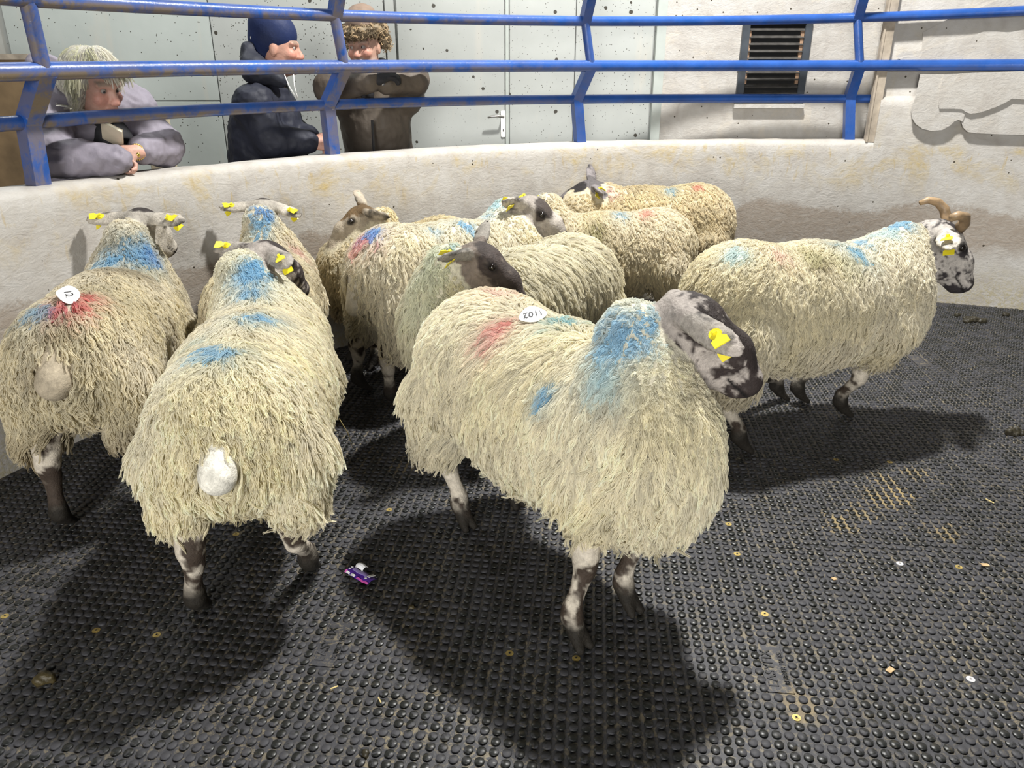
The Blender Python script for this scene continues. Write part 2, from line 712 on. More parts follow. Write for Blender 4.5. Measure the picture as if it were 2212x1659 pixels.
M_DARK = plain('dark_void', (0.012, 0.012, 0.012), 0.9)
M_STEEL = plain('satin_steel', (0.55, 0.53, 0.50), 0.3, metal=0.9)
M_BRASS = plain('dull_brass', (0.42, 0.32, 0.11), 0.45, metal=0.55, var=0.35, scale=60)
M_ZINC = plain('bright_zinc', (0.75, 0.75, 0.78), 0.35, metal=0.5)

# ------------------------------------------------------------------ floor: studded rubber matting
TH = np.radians


def disc(name, r, z, mat, n=96):
    bm = bmesh.new()
    vs = [bm.verts.new((RC[0] + r * math.cos(2 * PI * k / n), RC[1] + r * math.sin(2 * PI * k / n), z)) for k in range(n)]
    bm.faces.new(vs)
    me = bpy.data.meshes.new(name)
    bm.to_mesh(me)
    bm.free()
    return link(name, me, mat)


floor = disc('floor', RIN + 0.05, 0.0, M_RUB)
tag(floor, kind='structure')
mb = MB()
n = 64
th = np.linspace(0, 2 * PI, n, endpoint=False)
vi, vo = [], []
for t in th:
    vi.append(mb.bm.verts.new(tuple(ring(t, RIN + 0.1, -0.002))))
    vo.append(mb.bm.verts.new(tuple(ring(t, 7.0, -0.002))))
for k in range(n):
    mb.bm.faces.new((vi[k], vo[k], vo[(k + 1) % n], vi[(k + 1) % n]))
tag(mb.build('floor', M_CONC), kind='structure')

PIT = 0.0288
SR, SHT = 0.0110, 0.0048
ang = math.radians(-6.0)
ax = np.array([math.cos(ang), math.sin(ang)])
ay = np.array([-math.sin(ang), math.cos(ang)])
ii, jj = np.meshgrid(np.arange(-160, 220), np.arange(-40, 220), indexing='ij')
g = ii[..., None] * PIT * ax + jj[..., None] * PIT * ay
g = g.reshape(-1, 2)
dep = g[:, 1] * CY + EYE * SY
up = g[:, 1] * SY - EYE * CY
sx = 1106 + FPX * g[:, 0] / np.maximum(dep, 0.1)
sy = 829.5 - FPX * up / np.maximum(dep, 0.1)
ok = (np.hypot(g[:, 0] - RC[0], g[:, 1] - RC[1]) < RIN - 0.015) & (g[:, 1] > 1.15) & (sx > -330) & (sx < 2540) & (sy < 1900)
# recessed name plates of the mat, screw holes
plates = []
for (pa, pb, pw) in (((1640, 1388), (1708, 1508), 0.062), ((742, 1348), (690, 1440), 0.062), ((1965, 765), (2003, 795), 0.075)):
    a, bq = atz(*pa)[:2], atz(*pb)[:2]
    ci = (a + bq) / 2
    plates.append((ci, 0.165, 0.062))
washers = [(213, 1368, 0), (340, 1373, 0), (1095, 1412, 0), (1237, 1420, 0), (1588, 1201, 0), (1572, 1133, 0), (1945, 1217, 1), (2077, 1220, 0), (2098, 1472, 1), (1646, 1332, 0), (510, 1158, 0), (5, 1336, 0), (1708, 1545, 0), (692, 1472, 2), (1812, 994, 0), (1917, 995, 0), (848, 1105, 0)]
wpos = [atz(x, y)[:2] for x, y, _ in washers]
# snap washers to the stud grid so one stud is missing under each
loc = np.stack([g @ ax, g @ ay], 1)
for wp in wpos:
    wp[:] = (round(wp @ ax / PIT) * PIT) * ax + (round(wp @ ay / PIT) * PIT) * ay
    ok &= np.hypot(g[:, 0] - wp[0], g[:, 1] - wp[1]) > 0.6 * PIT
for ci, ln, wd in plates:
    q = g - ci
    ok &= ~((np.abs(q @ ay) < ln / 2 + 0.004) & (np.abs(q @ ax) < wd / 2 + 0.004))
g = g[ok]
dep, sx, sy = dep[ok], sx[ok], sy[ok]


def stud_geo(n, chamfer):
    a = 2 * PI * np.arange(n) / n
    cs = np.stack([np.cos(a), np.sin(a)], 1)
    rings = [(SR, -0.0005), (SR, SHT * 0.84), (SR * 0.92, SHT)] if chamfer else [(SR, -0.0005), (SR * 0.95, SHT)]
    v = np.concatenate([np.c_[cs * r, np.full(n, z)] for r, z in rings])
    f = []
    for k in range(len(rings) - 1):
        for i in range(n):
            f.append((k * n + i, k * n + (i + 1) % n, (k + 1) * n + (i + 1) % n, (k + 1) * n + i))
    t = (len(rings) - 1) * n
    top = []
    for i in range(1, n - 1, 2):
        top.append((t, t + i, t + i + 1, t + (i + 2 if i + 2 < n else i + 1)))
    return v, f, top, t, n


def studs_mesh(name, pts, n, chamfer):
    v, f, top, t, n = stud_geo(n, chamfer)
    fq = np.array(f)
    # n even: the top is split into quads fanned from its first corner
    tq = np.array([(t, t + i, t + i + 1, t + i + 2) for i in range(1, n - 2, 2)])
    q = np.concatenate([fq, tq])
    V = (v[None] + np.c_[pts, np.zeros(len(pts))][:, None, :]).reshape(-1, 3)
    F = (q[None] + (np.arange(len(pts)) * len(v))[:, None, None]).reshape(-1, 4)
    return np_mesh(name, V, F, 4)


inframe = (sx > 5) & (sx < 2205) & (sy < 1655)
order = np.argsort(np.where(inframe, dep, 99))
first = order[:300]
sm = studs_mesh('stud', np.zeros((1, 2)), 12, True)
sm.materials.append(M_STUD)
for i in first:
    o = bpy.data.objects.new('stud', sm)
    COL.objects.link(o)
    o.location = (g[i, 0], g[i, 1], 0)
    o.parent = floor
rest = np.ones(len(g), bool)
rest[first] = False
near = rest & (dep < 3.0)
far = rest & (dep >= 3.0)
me1 = studs_mesh('studs', g[near], 12, True)
me2 = studs_mesh('studs_far', g[far], 8, False)
bm = bmesh.new()
bm.from_mesh(me1)
bm.from_mesh(me2)
bm.to_mesh(me1)
bm.free()
bpy.data.meshes.remove(me2)
o = link('studs', me1, M_STUD, floor)
tag(o, kind='stuff')
print('studs', len(g), len(me1.polygons))

for (wp, (_, _, k)) in zip(wpos, washers):
    mb = MB()
    for i in range(2):
        mb.cyl((wp[0], wp[1], -0.001), (wp[0], wp[1], 0.0012 + 0.0008 * i), 0.0105 - 0.0055 * i, n=16)
    o = mb.build('washer', (M_BRASS, M_ZINC, M_DARK)[k], floor)
    sc = MB().cyl((wp[0], wp[1], 0.001), (wp[0], wp[1], 0.0026), 0.0028, n=10).build('screw', M_DARK if k != 1 else M_STEEL, o)

# name plates moulded into the mat
M_PLATE = mat_rubber('mat_name_plate')
for k, (ci, ln, wd) in enumerate(plates):
    mb = MB()
    R3 = Matrix.Rotation(ang, 4, 'Z')
    mb.box((ci[0], ci[1], 0.001), (wd, ln, 0.003), R3)
    for s in (-1, 1):
        mb.box((ci[0] + ax[0] * s * wd / 2, ci[1] + ax[1] * s * wd / 2, 0.002), (0.003, ln, 0.004), R3)
    pl = mb.build('name_plate', M_PLATE, floor)
    if k < 2:
        for (txt, size, off) in (('EASYFIX', 0.036, -0.012), ('RUBBER MATS', 0.018, 0.022)):
            to = text_mesh('embossed_text', txt, size, M_STUD, pl, 0.0012)
            to.location = (ci[0] + ax[0] * off, ci[1] + ax[1] * off, 0.0035)
            to.rotation_euler = (0, 0, ang + PI / 2)

# joints between mats
mb = MB()
for (pa, pb) in (((317, 1352), (10, 1690)), ((1680, 1180), (2300, 1186)), ((2330, 1000), (1560, 985))):
    a, bq = atz(*pa)[:2], atz(*pb)[:2]
    ln = np.linalg.norm(bq - a)
    d = (bq - a) / ln
    nrm = np.array([-d[1], d[0]])
    k = max(2, int(ln / 0.09))
    pts = []
    for i in range(k + 1):
        base = a + d * ln * i / k
        s = 0.012 * (1 if i % 2 else -1)
        pts += [base + nrm * s, base + d * ln / k * 0.45 + nrm * s]
    for p, q in zip(pts[:-1], pts[1:]):
        m_ = (p + q) / 2
        mb.box((m_[0], m_[1], 0.0005), (np.linalg.norm(q - p), 0.0035, 0.0016), math.atan2(q[1] - p[1], q[0] - p[0]))
mb.build('mat_joint', M_DARK, floor)

# ------------------------------------------------------------------ ring wall
def lathe_arc(name, prof, t0, t1, n, mat, jit=0.0, closed=True, parent=None):
    prof = np.array(prof, float)
    T = np.linspace(t0, t1, n)
    P = prof[None].repeat(n, 0).copy()
    V = np.stack([RC[0] + P[..., 0] * np.cos(T)[:, None], RC[1] + P[..., 0] * np.sin(T)[:, None], P[..., 1]], -1)
    if jit > 0:
        flat = V.reshape(-1, 3)
        d1 = (fbm(flat, 5.0, 3) - 0.5) * jit * 2
        d2 = (fbm(flat + 31.0, 9.0, 3) - 0.5) * jit
        flat[:, 2] += np.where(flat[:, 2] > 0.5, d1, 0)
        flat[:, 0] += d2
        flat[:, 1] += d2
        V = flat.reshape(V.shape)
    m = len(prof)
    V = V.reshape(-1, 3)
    F = []
    for i in range(n - 1):
        for k in range(m - 1):
            F.append((i * m + k, (i + 1) * m + k, (i + 1) * m + k + 1, i * m + k + 1))
    me = np_mesh(name, V, np.array(F), 4)
    bm = bmesh.new()
    bm.from_mesh(me)
    bm.verts.ensure_lookup_table()
    for i in (0, n - 1):
        cos_ = [bm.verts[i * m + k].co.copy() for k in range(m)]
        bm.faces.new([bm.verts.new(c) for c in cos_])
        bm.verts.ensure_lookup_table()
    bmesh.ops.recalc_face_normals(bm, faces=bm.faces)
    bm.to_mesh(me)
    bm.free()
    return link(name, me, mat, parent, True)


TE = math.atan2(5.019 - RC[1], 2.262 - RC[0])       # where the tall wall begins
prof = [(RIN, -0.02), (RIN, 0.35), (RIN, 0.7), (RIN, 0.93), (RIN + 0.004, 0.975), (RIN + 0.012, 0.992), (RIN + 0.03, 1.004), (RIN + 0.07, 1.008), (RIN + 0.13, 1.008), (RIN + 0.175, 1.004), (RIN + 0.195, 0.985), (RIN + 0.2, 0.95), (RIN + 0.2, -0.02)]
tag(lathe_arc('wall_inner', prof, TE - 0.002, TH(202), 200, M_WASH, 0.006), kind='structure')
prof = [(RIN, -0.02), (RIN, 0.4), (RIN, 0.8), (RIN, 1.2), (RIN + 0.006, 1.243), (RIN + 0.022, 1.258), (RIN + 0.045, 1.262), (RIN + 0.05, 1.27), (RIN + 0.05, 2.0), (RIN + 0.05, 3.2), (RIN + 0.3, 3.2), (RIN + 0.3, -0.02)]
wr = lathe_arc('wall_right', prof, TH(28), TE, 90, M_WASH, 0.006)
tag(wr, kind='structure')


def on_ring(r):
    return lambda px, py, d: tuple(atr(px, py, r + d))


def dens(pts, step=14):
    out = []
    for a, b_ in zip(pts, pts[1:] + pts[:1]):
        k = max(1, int(math.hypot(b_[0] - a[0], b_[1] - a[1]) / step))
        for i in range(k):
            out.append((a[0] + (b_[0] - a[0]) * i / k, a[1] + (b_[1] - a[1]) * i / k))
    return out


def plate(name, outline, r, thick, mat, parent, sub=12):
    """a curved slab standing off the round wall: filled as a grid clipped to the outline"""
    o_ = dens(outline, sub)
    bm = bmesh.new()
    vs = [bm.verts.new((x, y, 0)) for x, y in o_]
    f = bm.faces.new(vs)
    bmesh.ops.triangulate(bm, faces=[f])
    xs = [x for x, _ in o_]
    for cx in np.arange(min(xs) + 20, max(xs), 20):
        geom = list(bm.verts) + list(bm.edges) + list(bm.faces)
        bmesh.ops.bisect_plane(bm, geom=geom, plane_co=(cx, 0, 0), plane_no=(1, 0, 0))
    front = list(bm.faces)
    ex = bmesh.ops.extrude_face_region(bm, geom=front)
    back = [v for v in ex['geom'] if isinstance(v, bmesh.types.BMVert)]
    bs = set(back)
    for v in list(bm.verts):
        px, py = v.co.x, v.co.y
        v.co = atr(px, py, r if v in bs else r + thick)
    bmesh.ops.recalc_face_normals(bm, faces=bm.faces)
    me = bpy.data.meshes.new(name)
    bm.to_mesh(me)
    bm.free()
    return link(name, me, mat, parent)


plate('board', [(1988, 160), (1976, 215), (1968, 240), (1970, 255), (1978, 268), (1992, 278), (2012, 283), (2035, 281), (2052, 272), (2062, 262), (2070, 259), (2080, 262), (2086, 240), (2086, 160)], RIN - 0.045, 0.047, M_FLAKE, wr)
plate('board', [(2079, 160), (2077, 240), (2076, 262), (2080, 275), (2090, 285), (2110, 288), (2160, 290), (2330, 296), (2330, 150), (2200, 156)], RIN - 0.038, 0.040, M_FLAKE, wr)
plate('paint_flake', [(2040, 160), (2032, 190), (2027, 225), (2029, 235), (2062, 235), (2078, 236), (2086, 242), (2096, 246), (2118, 243), (2150, 232), (2172, 222), (2186, 213), (2212, 215), (2330, 220), (2330, 150), (2160, 155)], RIN - 0.056, 0.017, M_FLAKE, wr)
plate('paint_flake', [(1990, 124), (1994, 70), (2050, 40), (2120, 15), (2200, -20), (2330, -60), (2330, 135), (2150, 132), (2110, 120), (2070, 132)], RIN + 0.036, 0.016, M_FLAKE, wr)
plate('paint_flake', [(1936, 122), (1950, 112), (2000, 108), (2040, 92), (2092, 80), (2130, 66), (2180, 70), (2240, 58), (2330, 70), (2330, 145), (1970, 148)], RIN + 0.028, 0.010, M_FLAKE, wr)
mb = MB()
a = ring(TE + 0.004, RIN + 0.035)
mb.box((a[0], a[1], 2.0), (0.05, 0.045, 2.0), TE - PI / 2)
mb.box((a[0] - 0.03, a[1], 2.0), (0.012, 0.05, 2.0), TE - PI / 2)
tag(mb.build('trim_1', M_OLDWOOD), kind='structure')

# ------------------------------------------------------------------ back wall, doors, trims
YB, YV = 5.36, 5.29
X = lambda px, y=YB: aty(px, 150, y)[0]
tag(MB().box(((-5.0 + X(1420)) / 2, YB + 0.06, 1.6), (X(1420) + 5.0, 0.1, 3.4)).build('wall_back', M_PANEL), kind='structure')
tag(MB().box(((X(1424, YV) + 2.7) / 2, YV + 0.08, 1.6), (2.7 - X(1424, YV), 0.16, 3.4)).build('wall_back', M_WASH2), kind='structure')
# large pale panels left of the door
zl = aty(400, 218, YB)[2]
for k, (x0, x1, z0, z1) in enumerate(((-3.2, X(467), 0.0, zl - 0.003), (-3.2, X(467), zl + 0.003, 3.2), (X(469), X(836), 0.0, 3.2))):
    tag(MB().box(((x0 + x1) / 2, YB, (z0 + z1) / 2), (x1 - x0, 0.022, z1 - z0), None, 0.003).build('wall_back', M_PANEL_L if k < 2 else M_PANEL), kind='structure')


def strip(name, p0, p1, mat, y=YB, t=0.03):
    return tag(MB().box(((X(p0, y) + X(p1, y)) / 2, y, 1.6), (X(p1, y) - X(p0, y), t, 3.2), None, 0.002).build(name, mat), kind='structure')


strip('trim_2', 839, 858, M_PANEL, t=0.04)
strip('trim_3', 1092, 1099, M_TRIM, t=0.05)
strip('trim_4', 1412, 1432, M_TRIM, YV + 0.01, 0.06)
d1 = tag(MB().box(((X(863) + X(1090)) / 2, YB, 1.05), (X(1090) - X(863), 0.036, 2.6), None, 0.003).build('door_1', M_PANEL), kind='structure')
d2 = tag(MB().box(((X(1101) + X(1240)) / 2, YB, 1.05), (X(1240) - X(1101), 0.030, 2.6), None, 0.002).build('door_2', M_PANEL), kind='structure')
d3 = tag(MB().box(((X(1242) + X(1410)) / 2, YB, 1.05), (X(1410) - X(1242), 0.028, 2.6), None, 0.002).build('door_3', M_PANEL), kind='structure')
# lever handle of the door
y0 = YB - 0.018
hp = aty(1087, 252, y0)
h = MB().box((hp[0], y0 - 0.004, hp[2] - 0.045), (0.028, 0.009, 0.165), None, 0.003).build('handle_plate', M_STEEL, d1)
ph = [(hp[0], y0 - 0.006, hp[2]), (hp[0], y0 - 0.05, hp[2]), (hp[0] - 0.03, y0 - 0.055, hp[2] + 0.006), (hp[0] - 0.075, y0 - 0.055, hp[2] + 0.004), (hp[0] - 0.10, y0 - 0.052, hp[2] - 0.004)]
MB().tube(ph, [0.009, 0.009, 0.008, 0.007, 0.006], 10).build('lever', M_STEEL, h, True)
MB().box((hp[0], y0 - 0.0095, hp[2] - 0.085), (0.006, 0.002, 0.018)).build('keyhole', M_DARK, h)

# louvred vent
v0, v1 = aty(1591, 240, YV), aty(1741, 50, YV)
vx0, vx1 = aty(1594, 150, YV)[0], aty(1741, 150, YV)[0]
vz0, vz1 = aty(1660, 226, YV)[2], aty(1660, 42, YV)[2]
vent = tag(empty('wall_vent', ((vx0 + vx1) / 2, YV, vz0)), 'dark grey louvred wall vent behind the blue rails', 'vent')


def vpart(mbx, name, mat):
    o = mbx.build(name, mat, vent)
    o.location = -vent.location
    return o


fw = 0.045
mb = MB()
for (xa, xb, za, zb) in ((vx0, vx0 + fw, vz0, vz1), (vx1 - fw, vx1, vz0, vz1), (vx0, vx1, vz1 - 0.03, vz1)):
    mb.box(((xa + xb) / 2, YV - 0.012, (za + zb) / 2), (xb - xa, 0.034, zb - za), None, 0.003)
vpart(mb, 'frame', M_VFRAME)
vpart(MB().box(((vx0 + vx1) / 2, YV - 0.014, vz0 - 0.008), (vx1 - vx0 + 0.02, 0.05, 0.028), None, 0.003), 'sill', M_FLAKE)
vpart(MB().box(((vx0 + vx1) / 2, YV - 0.002, (vz0 + vz1) / 2), (vx1 - vx0 - fw, 0.006, vz1 - vz0 - 0.02)), 'back_plate', M_DARK)
for s, xx in ((0, vx0 + fw + 0.006), (1, vx1 - fw - 0.012)):
    vpart(MB().box((xx, YV - 0.012, (vz0 + vz1) / 2 + 0.03), (0.012 + 0.008 * s, 0.016, (vz1 - vz0) * 0.62)), 'side_strip', M_RUST)
ns = 11
for k in range(ns):
    z = vz0 + 0.035 + (vz1 - vz0 - 0.09) * k / (ns - 1)
    vpart(MB().box(((vx0 + vx1) / 2, YV - 0.016, z), (vx1 - vx0 - 2 * fw - 0.004, 0.034, 0.003), Matrix.Rotation(math.radians(38), 4, 'X')), 'slat', M_VSLAT)

# stained boards at the left end of the walkway
p = aty(62, 128, 4.55)
bd = tag(empty('hoarding', (p[0] - 0.4, 4.56, 0)), 'brown stained plywood hoarding behind the woman in lilac', 'board')
for k, (za, zb) in enumerate(((0.0, 0.55), (0.56, 1.12), (1.13, p[2]))):
    o = MB().box((0.0, 0, (za + zb) / 2), (1.1, 0.03, zb - za - 0.004), None, 0.003).build('plywood_sheet', M_PLY, bd)
    o.location = (-0.15, 0, 0)
MB().box((-0.15, -0.004, p[2] + 0.012), (1.12, 0.05, 0.03)).build('top_batten', M_OLDWOOD, bd)
pa, pb = aty(322, 330, 4.7), aty(371, 330, 4.7)
pz = aty(340, 232, 4.7)[2]
tag(MB().box(((pa[0] + pb[0]) / 2, 4.72, pz / 2), (pb[0] - pa[0], 0.06, pz), None, 0.004).build('timber_post', M_TANWOOD), 'dirty cream timber post end beside the lilac sleeve', 'post')

# ------------------------------------------------------------------ blue guard rail
rail = tag(empty('guard_rail', tuple(ring(TH(110), RIN + 0.1, 1.005))), 'blue painted tubular guard rail of three bars along the ring wall', 'railing')
rl = Vector(rail.location)


def rpart(mbx, name, smooth=True):
    o = mbx.build(name, M_BLUE, rail, smooth, True)
    o.location = -rl
    return o


def spline(xs, ys, x):
    """monotone-ish cubic through points"""
    return np.interp(x, xs, ys)


def rail_path(keys, r_of, ext):
    """keys: measured points along one bar; returns a smooth 3-D polyline following the round wall"""
    P = [atr(px, py, r_of(px)) for px, py in keys]
    th_ = np.array([math.atan2(p[1] - RC[1], p[0] - RC[0]) for p in P])
    z_ = np.array([p[2] for p in P])
    rr = np.array([r_of(k[0]) for k in keys])
    o_ = np.argsort(th_)
    th_, z_, rr = th_[o_], z_[o_], rr[o_]
    T = np.linspace(th_[0] - ext[1], th_[-1] + ext[0], 90)
    zc = np.polyfit(th_, z_, 3)
    rc = np.polyfit(th_, rr, 2)
    Tc = np.clip(T, th_[0], th_[-1])
    return [ring(t, np.polyval(rc, tc), np.polyval(zc, tc)) for t, tc in zip(T, Tc)]


r_mid = lambda px: float(np.interp(px, [0, 97, 735, 1267, 1853], [3.77, 3.78, 3.775, 3.85, 3.84]))
r_bot = lambda px: float(np.interp(px, [0, 64, 713, 1256, 1843], [3.92, 3.92, 3.88, 3.93, 3.93]))
r_top = lambda px: float(np.interp(px, [0, 76, 727, 1272, 1862], [3.73, 3.735, 3.75, 3.84, 3.82]))
mid = rail_path([(0, 155), (150, 153), (300, 150), (500, 147), (735, 144), (1000, 143), (1267, 142), (1853, 142), (2212, 140)], r_mid, (0.25, 0.12))
bot = rail_path([(0, 271), (150, 256), (300, 243), (520, 235), (730, 228), (1000, 219), (1270, 213), (1600, 212), (1850, 213), (1908, 214)], r_bot, (0.25, 0.0))
top = rail_path([(76, 0), (200, 6), (500, 22), (725, 33), (1000, 42), (1270, 46), (1500, 45), (1860, 38), (2212, 23)], r_top, (0.3, 0.12))
rpart(MB().tube(mid, 0.0315, 14), 'rail')
rpart(MB().tube(bot, 0.0265, 14), 'rail')
rpart(MB().tube(top, 0.0270, 14), 'rail')


def post(base, pb, pm, pt, w):
    a = atr(*base, 3.93)
    a[2] = 1.0
    th0 = math.atan2(a[1] - RC[1], a[0] - RC[0])

    def near(path, px):
        best = min(path, key=lambda q: abs(FPX * q[0] / (q[1] * CY + (EYE - q[2]) * SY) + 1106 - px))
        return np.array(best)
    b_ = near(bot, pb)
    m_ = near(mid, pm)
    t_ = near(top, pt)
    mbx = MB()
    out = Vector((math.cos(th0), math.sin(th0), 0))

    def box_seg(p, q, w):
        p, q = Vector(p), Vector(q)
        d = (q - p).normalized()
        s = d.cross(out).normalized()
        o2 = s.cross(d).normalized()
        vs = []
        for c in (p, q):
            vs.append([mbx.bm.verts.new(c + s * w / 2 * i + o2 * w / 2 * j) for i, j in ((-1, -1), (1, -1), (1, 1), (-1, 1))])
        for k in range(4):
            mbx.bm.faces.new((vs[0][k], vs[0][(k + 1) % 4], vs[1][(k + 1) % 4], vs[1][k]))
        mbx.bm.faces.new(vs[0][::-1])
        mbx.bm.faces.new(vs[1])
    box_seg(a, b_ + np.array([0, 0, 0.012]), w)
    box_seg(b_, m_, w)
    mbx.cyl(m_, t_, w * 0.44, n=14)
    lean = t_ + (t_ - m_) * 0.0 + np.array([-0.18 * math.cos(th0), -0.18 * math.sin(th0), 0.34])
    box_seg(t_, lean, w * 0.92)
    return rpart(mbx, 'post')


post((83, 396), 62, 97, 78, 0.062)
post((719, 338), 713, 735, 727, 0.058)
post((1253, 310), 1256, 1267, 1272, 0.058)
post((1833, 304), 1843, 1853, 1862, 0.058)
# ------------------------------------------------------------------ sheep
def mat_hide():
    m, nt, b = new_mat('sheep_hide')
    at = nt.nodes.new('ShaderNodeAttribute')
    at.attribute_name = 'Col'
    P = nt.nodes.new('ShaderNodeTexCoord').outputs['Object']
    n1 = noise(nt, P, 160.0, 3, 0.6)
    n2 = noise(nt, P, 60.0, 4, 0.65, 0.6)
    f = ramp(nt, n2, [(0.3, 0.72), (0.7, 1.2)])
    c = mix(nt, 1.0, at.outputs['Color'], f, 'MULTIPLY')
    L(nt, c, b.inputs['Base Color'])
    b.inputs['Roughness'].default_value = 0.72
    b.inputs['Specular IOR Level'].default_value = 0.25
    bump(nt, b, math_(nt, 'ADD', n1, n2), 0.5, 0.006)
    return m


def mat_wool():
    m, nt, b = new_mat('wool')
    at = nt.nodes.new('ShaderNodeAttribute')
    at.attribute_name = 'Col'
    L(nt, at.outputs['Color'], b.inputs['Base Color'])
    b.inputs['Roughness'].default_value = 0.55
    b.inputs['Specular IOR Level'].default_value = 0.22
    tr = nt.nodes.new('ShaderNodeBsdfTranslucent')
    L(nt, at.outputs['Color'], tr.inputs[0])
    mx = nt.nodes.new('ShaderNodeMixShader')
    mx.inputs[0].default_value = 0.42
    L(nt, b.outputs[0], mx.inputs[1])
    L(nt, tr.outputs[0], mx.inputs[2])
    L(nt, mx.outputs[0], nt.nodes['Material Output'].inputs['Surface'])
    return m


M_HIDE = mat_hide()
M_WOOL = mat_wool()
M_EYE = plain('sheep_eye', (0.012, 0.009, 0.007), 0.08, spec=0.6)
M_TAG = plain('yellow_tag_plastic', (0.80, 0.68, 0.03), 0.4, spec=0.4)
M_HORN = plain('horn', (0.27, 0.185, 0.105), 0.45, var=0.4, scale=30, bmp=0.4)
M_PAPER = plain('white_label', (0.86, 0.86, 0.86), 0.5)
M_INK = plain('black_ink', (0.01, 0.01, 0.012), 0.6)

BLUE = (0.15, 0.47, 0.75)
DBLUE = (0.05, 0.30, 0.70)
TEAL = (0.16, 0.48, 0.56)
PBLUE = (0.45, 0.70, 0.80)
RED = (0.72, 0.05, 0.08)
PINK = (0.80, 0.42, 0.40)
DIRT = (0.19, 0.13, 0.05)
OLIVE = (0.44, 0.42, 0.20)


def hair_curves(name, P, rad, col, mat, parent):
    """P (C,K,3) strands, rad (C,K), col (C,K,3)"""
    C_, K = P.shape[:2]
    hc = bpy.data.hair_curves.new(name)
    hc.add_curves([K] * C_)
    hc.position_data.foreach_set('vector', np.ascontiguousarray(P, dtype=np.float32).ravel())
    a = hc.attributes.get('radius') or hc.attributes.new('radius', 'FLOAT', 'POINT')
    a.data.foreach_set('value', np.ascontiguousarray(rad, dtype=np.float32).ravel())
    a = hc.attributes.new('Col', 'FLOAT_COLOR', 'POINT')
    cc = np.ones((C_ * K, 4), dtype=np.float32)
    cc[:, :3] = col.reshape(-1, 3)
    a.data.foreach_set('color', cc.ravel())
    hc.materials.append(mat)
    o = bpy.data.objects.new(name, hc)
    COL.objects.link(o)
    o.parent = parent
    return o


def grow_locks(v, tris, vn, wmask, n_lock, m, K, length, lift, crimp, r_lock, r_str, flow, rs, len_at=None, inward=0.0, part=0.0):
    """roots spread over the woolly faces; every lock is a bundle of strands sharing one wavy path"""
    a, b_, c_ = v[tris[:, 0]], v[tris[:, 1]], v[tris[:, 2]]
    area = np.linalg.norm(np.cross(b_ - a, c_ - a), axis=1) * wmask[tris].min(1)
    cum = np.cumsum(area)
    t = np.searchsorted(cum, (np.arange(n_lock) + rs.random(n_lock)) / n_lock * cum[-1])
    t = np.clip(t, 0, len(tris) - 1)
    u1, u2 = rs.random(n_lock), rs.random(n_lock)
    fl = u1 + u2 > 1
    u1[fl], u2[fl] = 1 - u1[fl], 1 - u2[fl]
    p = a[t] + (b_[t] - a[t]) * u1[:, None] + (c_[t] - a[t]) * u2[:, None]
    n = vn[tris[t, 0]] * (1 - u1 - u2)[:, None] + vn[tris[t, 1]] * u1[:, None] + vn[tris[t, 2]] * u2[:, None]
    n /= np.linalg.norm(n, axis=1)[:, None] + 1e-9
    g = flow(p, n)
    g = g + rs.normal(0, 0.16, g.shape)
    if part > 0:
        g = g / (np.linalg.norm(g, axis=1)[:, None] + 1e-9) + part * 2 * np.stack([vnoise(p + 3.1 * q, 16.0) - .5 + .6 * (vnoise(p + 9.7 * q, 40.0) - .5) for q in (1, 2, 3)], 1)
    g -= n * (g * n).sum(1)[:, None]
    g /= np.linalg.norm(g, axis=1)[:, None] + 1e-9
    b = np.cross(n, g)
    down = np.array([0, 0, -1.0])
    Lk = length * rs.uniform(0.5, 1.3, n_lock)
    if len_at is not None:
        Lk = Lk * len_at(p)
    s = np.linspace(0, 1, K)
    d0 = n * lift + g * 0.7
    d0 /= np.linalg.norm(d0, axis=1)[:, None]
    d1 = n * (0.02 - inward) + g + down * 0.35
    d1 /= np.linalg.norm(d1, axis=1)[:, None]
    path = np.zeros((n_lock, K, 3))
    cur = p.copy()
    path[:, 0] = cur
    for k in range(1, K):
        w_ = min(1.0, (s[k] * 1.35)) ** 0.7
        d = d0 * (1 - w_) + d1 * w_
        d /= np.linalg.norm(d, axis=1)[:, None]
        cur = cur + d * (Lk / (K - 1))[:, None]
        path[:, k] = cur
    ph = rs.uniform(0, 2 * PI, n_lock)
    fr = rs.uniform(0.9, 2.0, n_lock)
    am = crimp * rs.uniform(0.5, 1.5, n_lock)
    env = (s ** 0.7)[None, :]
    wv = np.sin(2 * PI * fr[:, None] * s[None, :] + ph[:, None]) * am[:, None] * env
    wn = np.cos(2 * PI * fr[:, None] * s[None, :] * 0.9 + ph[:, None] * 1.7) * am[:, None] * 0.6 * env
    path += wv[..., None] * b[:, None, :] + np.maximum(wn, -0.002)[..., None] * n[:, None, :]
    # strands
    rr = r_lock * np.sqrt(rs.random((n_lock, m)))
    aa = rs.uniform(0, 2 * PI, (n_lock, m))
    tap = (1.0 - 0.60 * s ** 1.3)[None, None, :]
    ou = (rr * np.cos(aa))[..., None] * tap
    ov = (rr * np.sin(aa))[..., None] * tap
    St = path[:, None] + ou[..., None] * b[:, None, None, :] + ov[..., None] * (0.6 * n + 0.5 * g)[:, None, None, :]
    fz = rs.normal(0, crimp * 0.30, (n_lock, m, K, 3)) * env[None, ..., None]
    St = St + fz
    rad = r_str * (1.0 - 0.6 * s ** 2)[None, None, :] * rs.uniform(0.7, 1.2, (n_lock, m, 1))
    return p, n, St.reshape(-1, K, 3), np.broadcast_to(rad, (n_lock, m, K)).reshape(-1, K), s


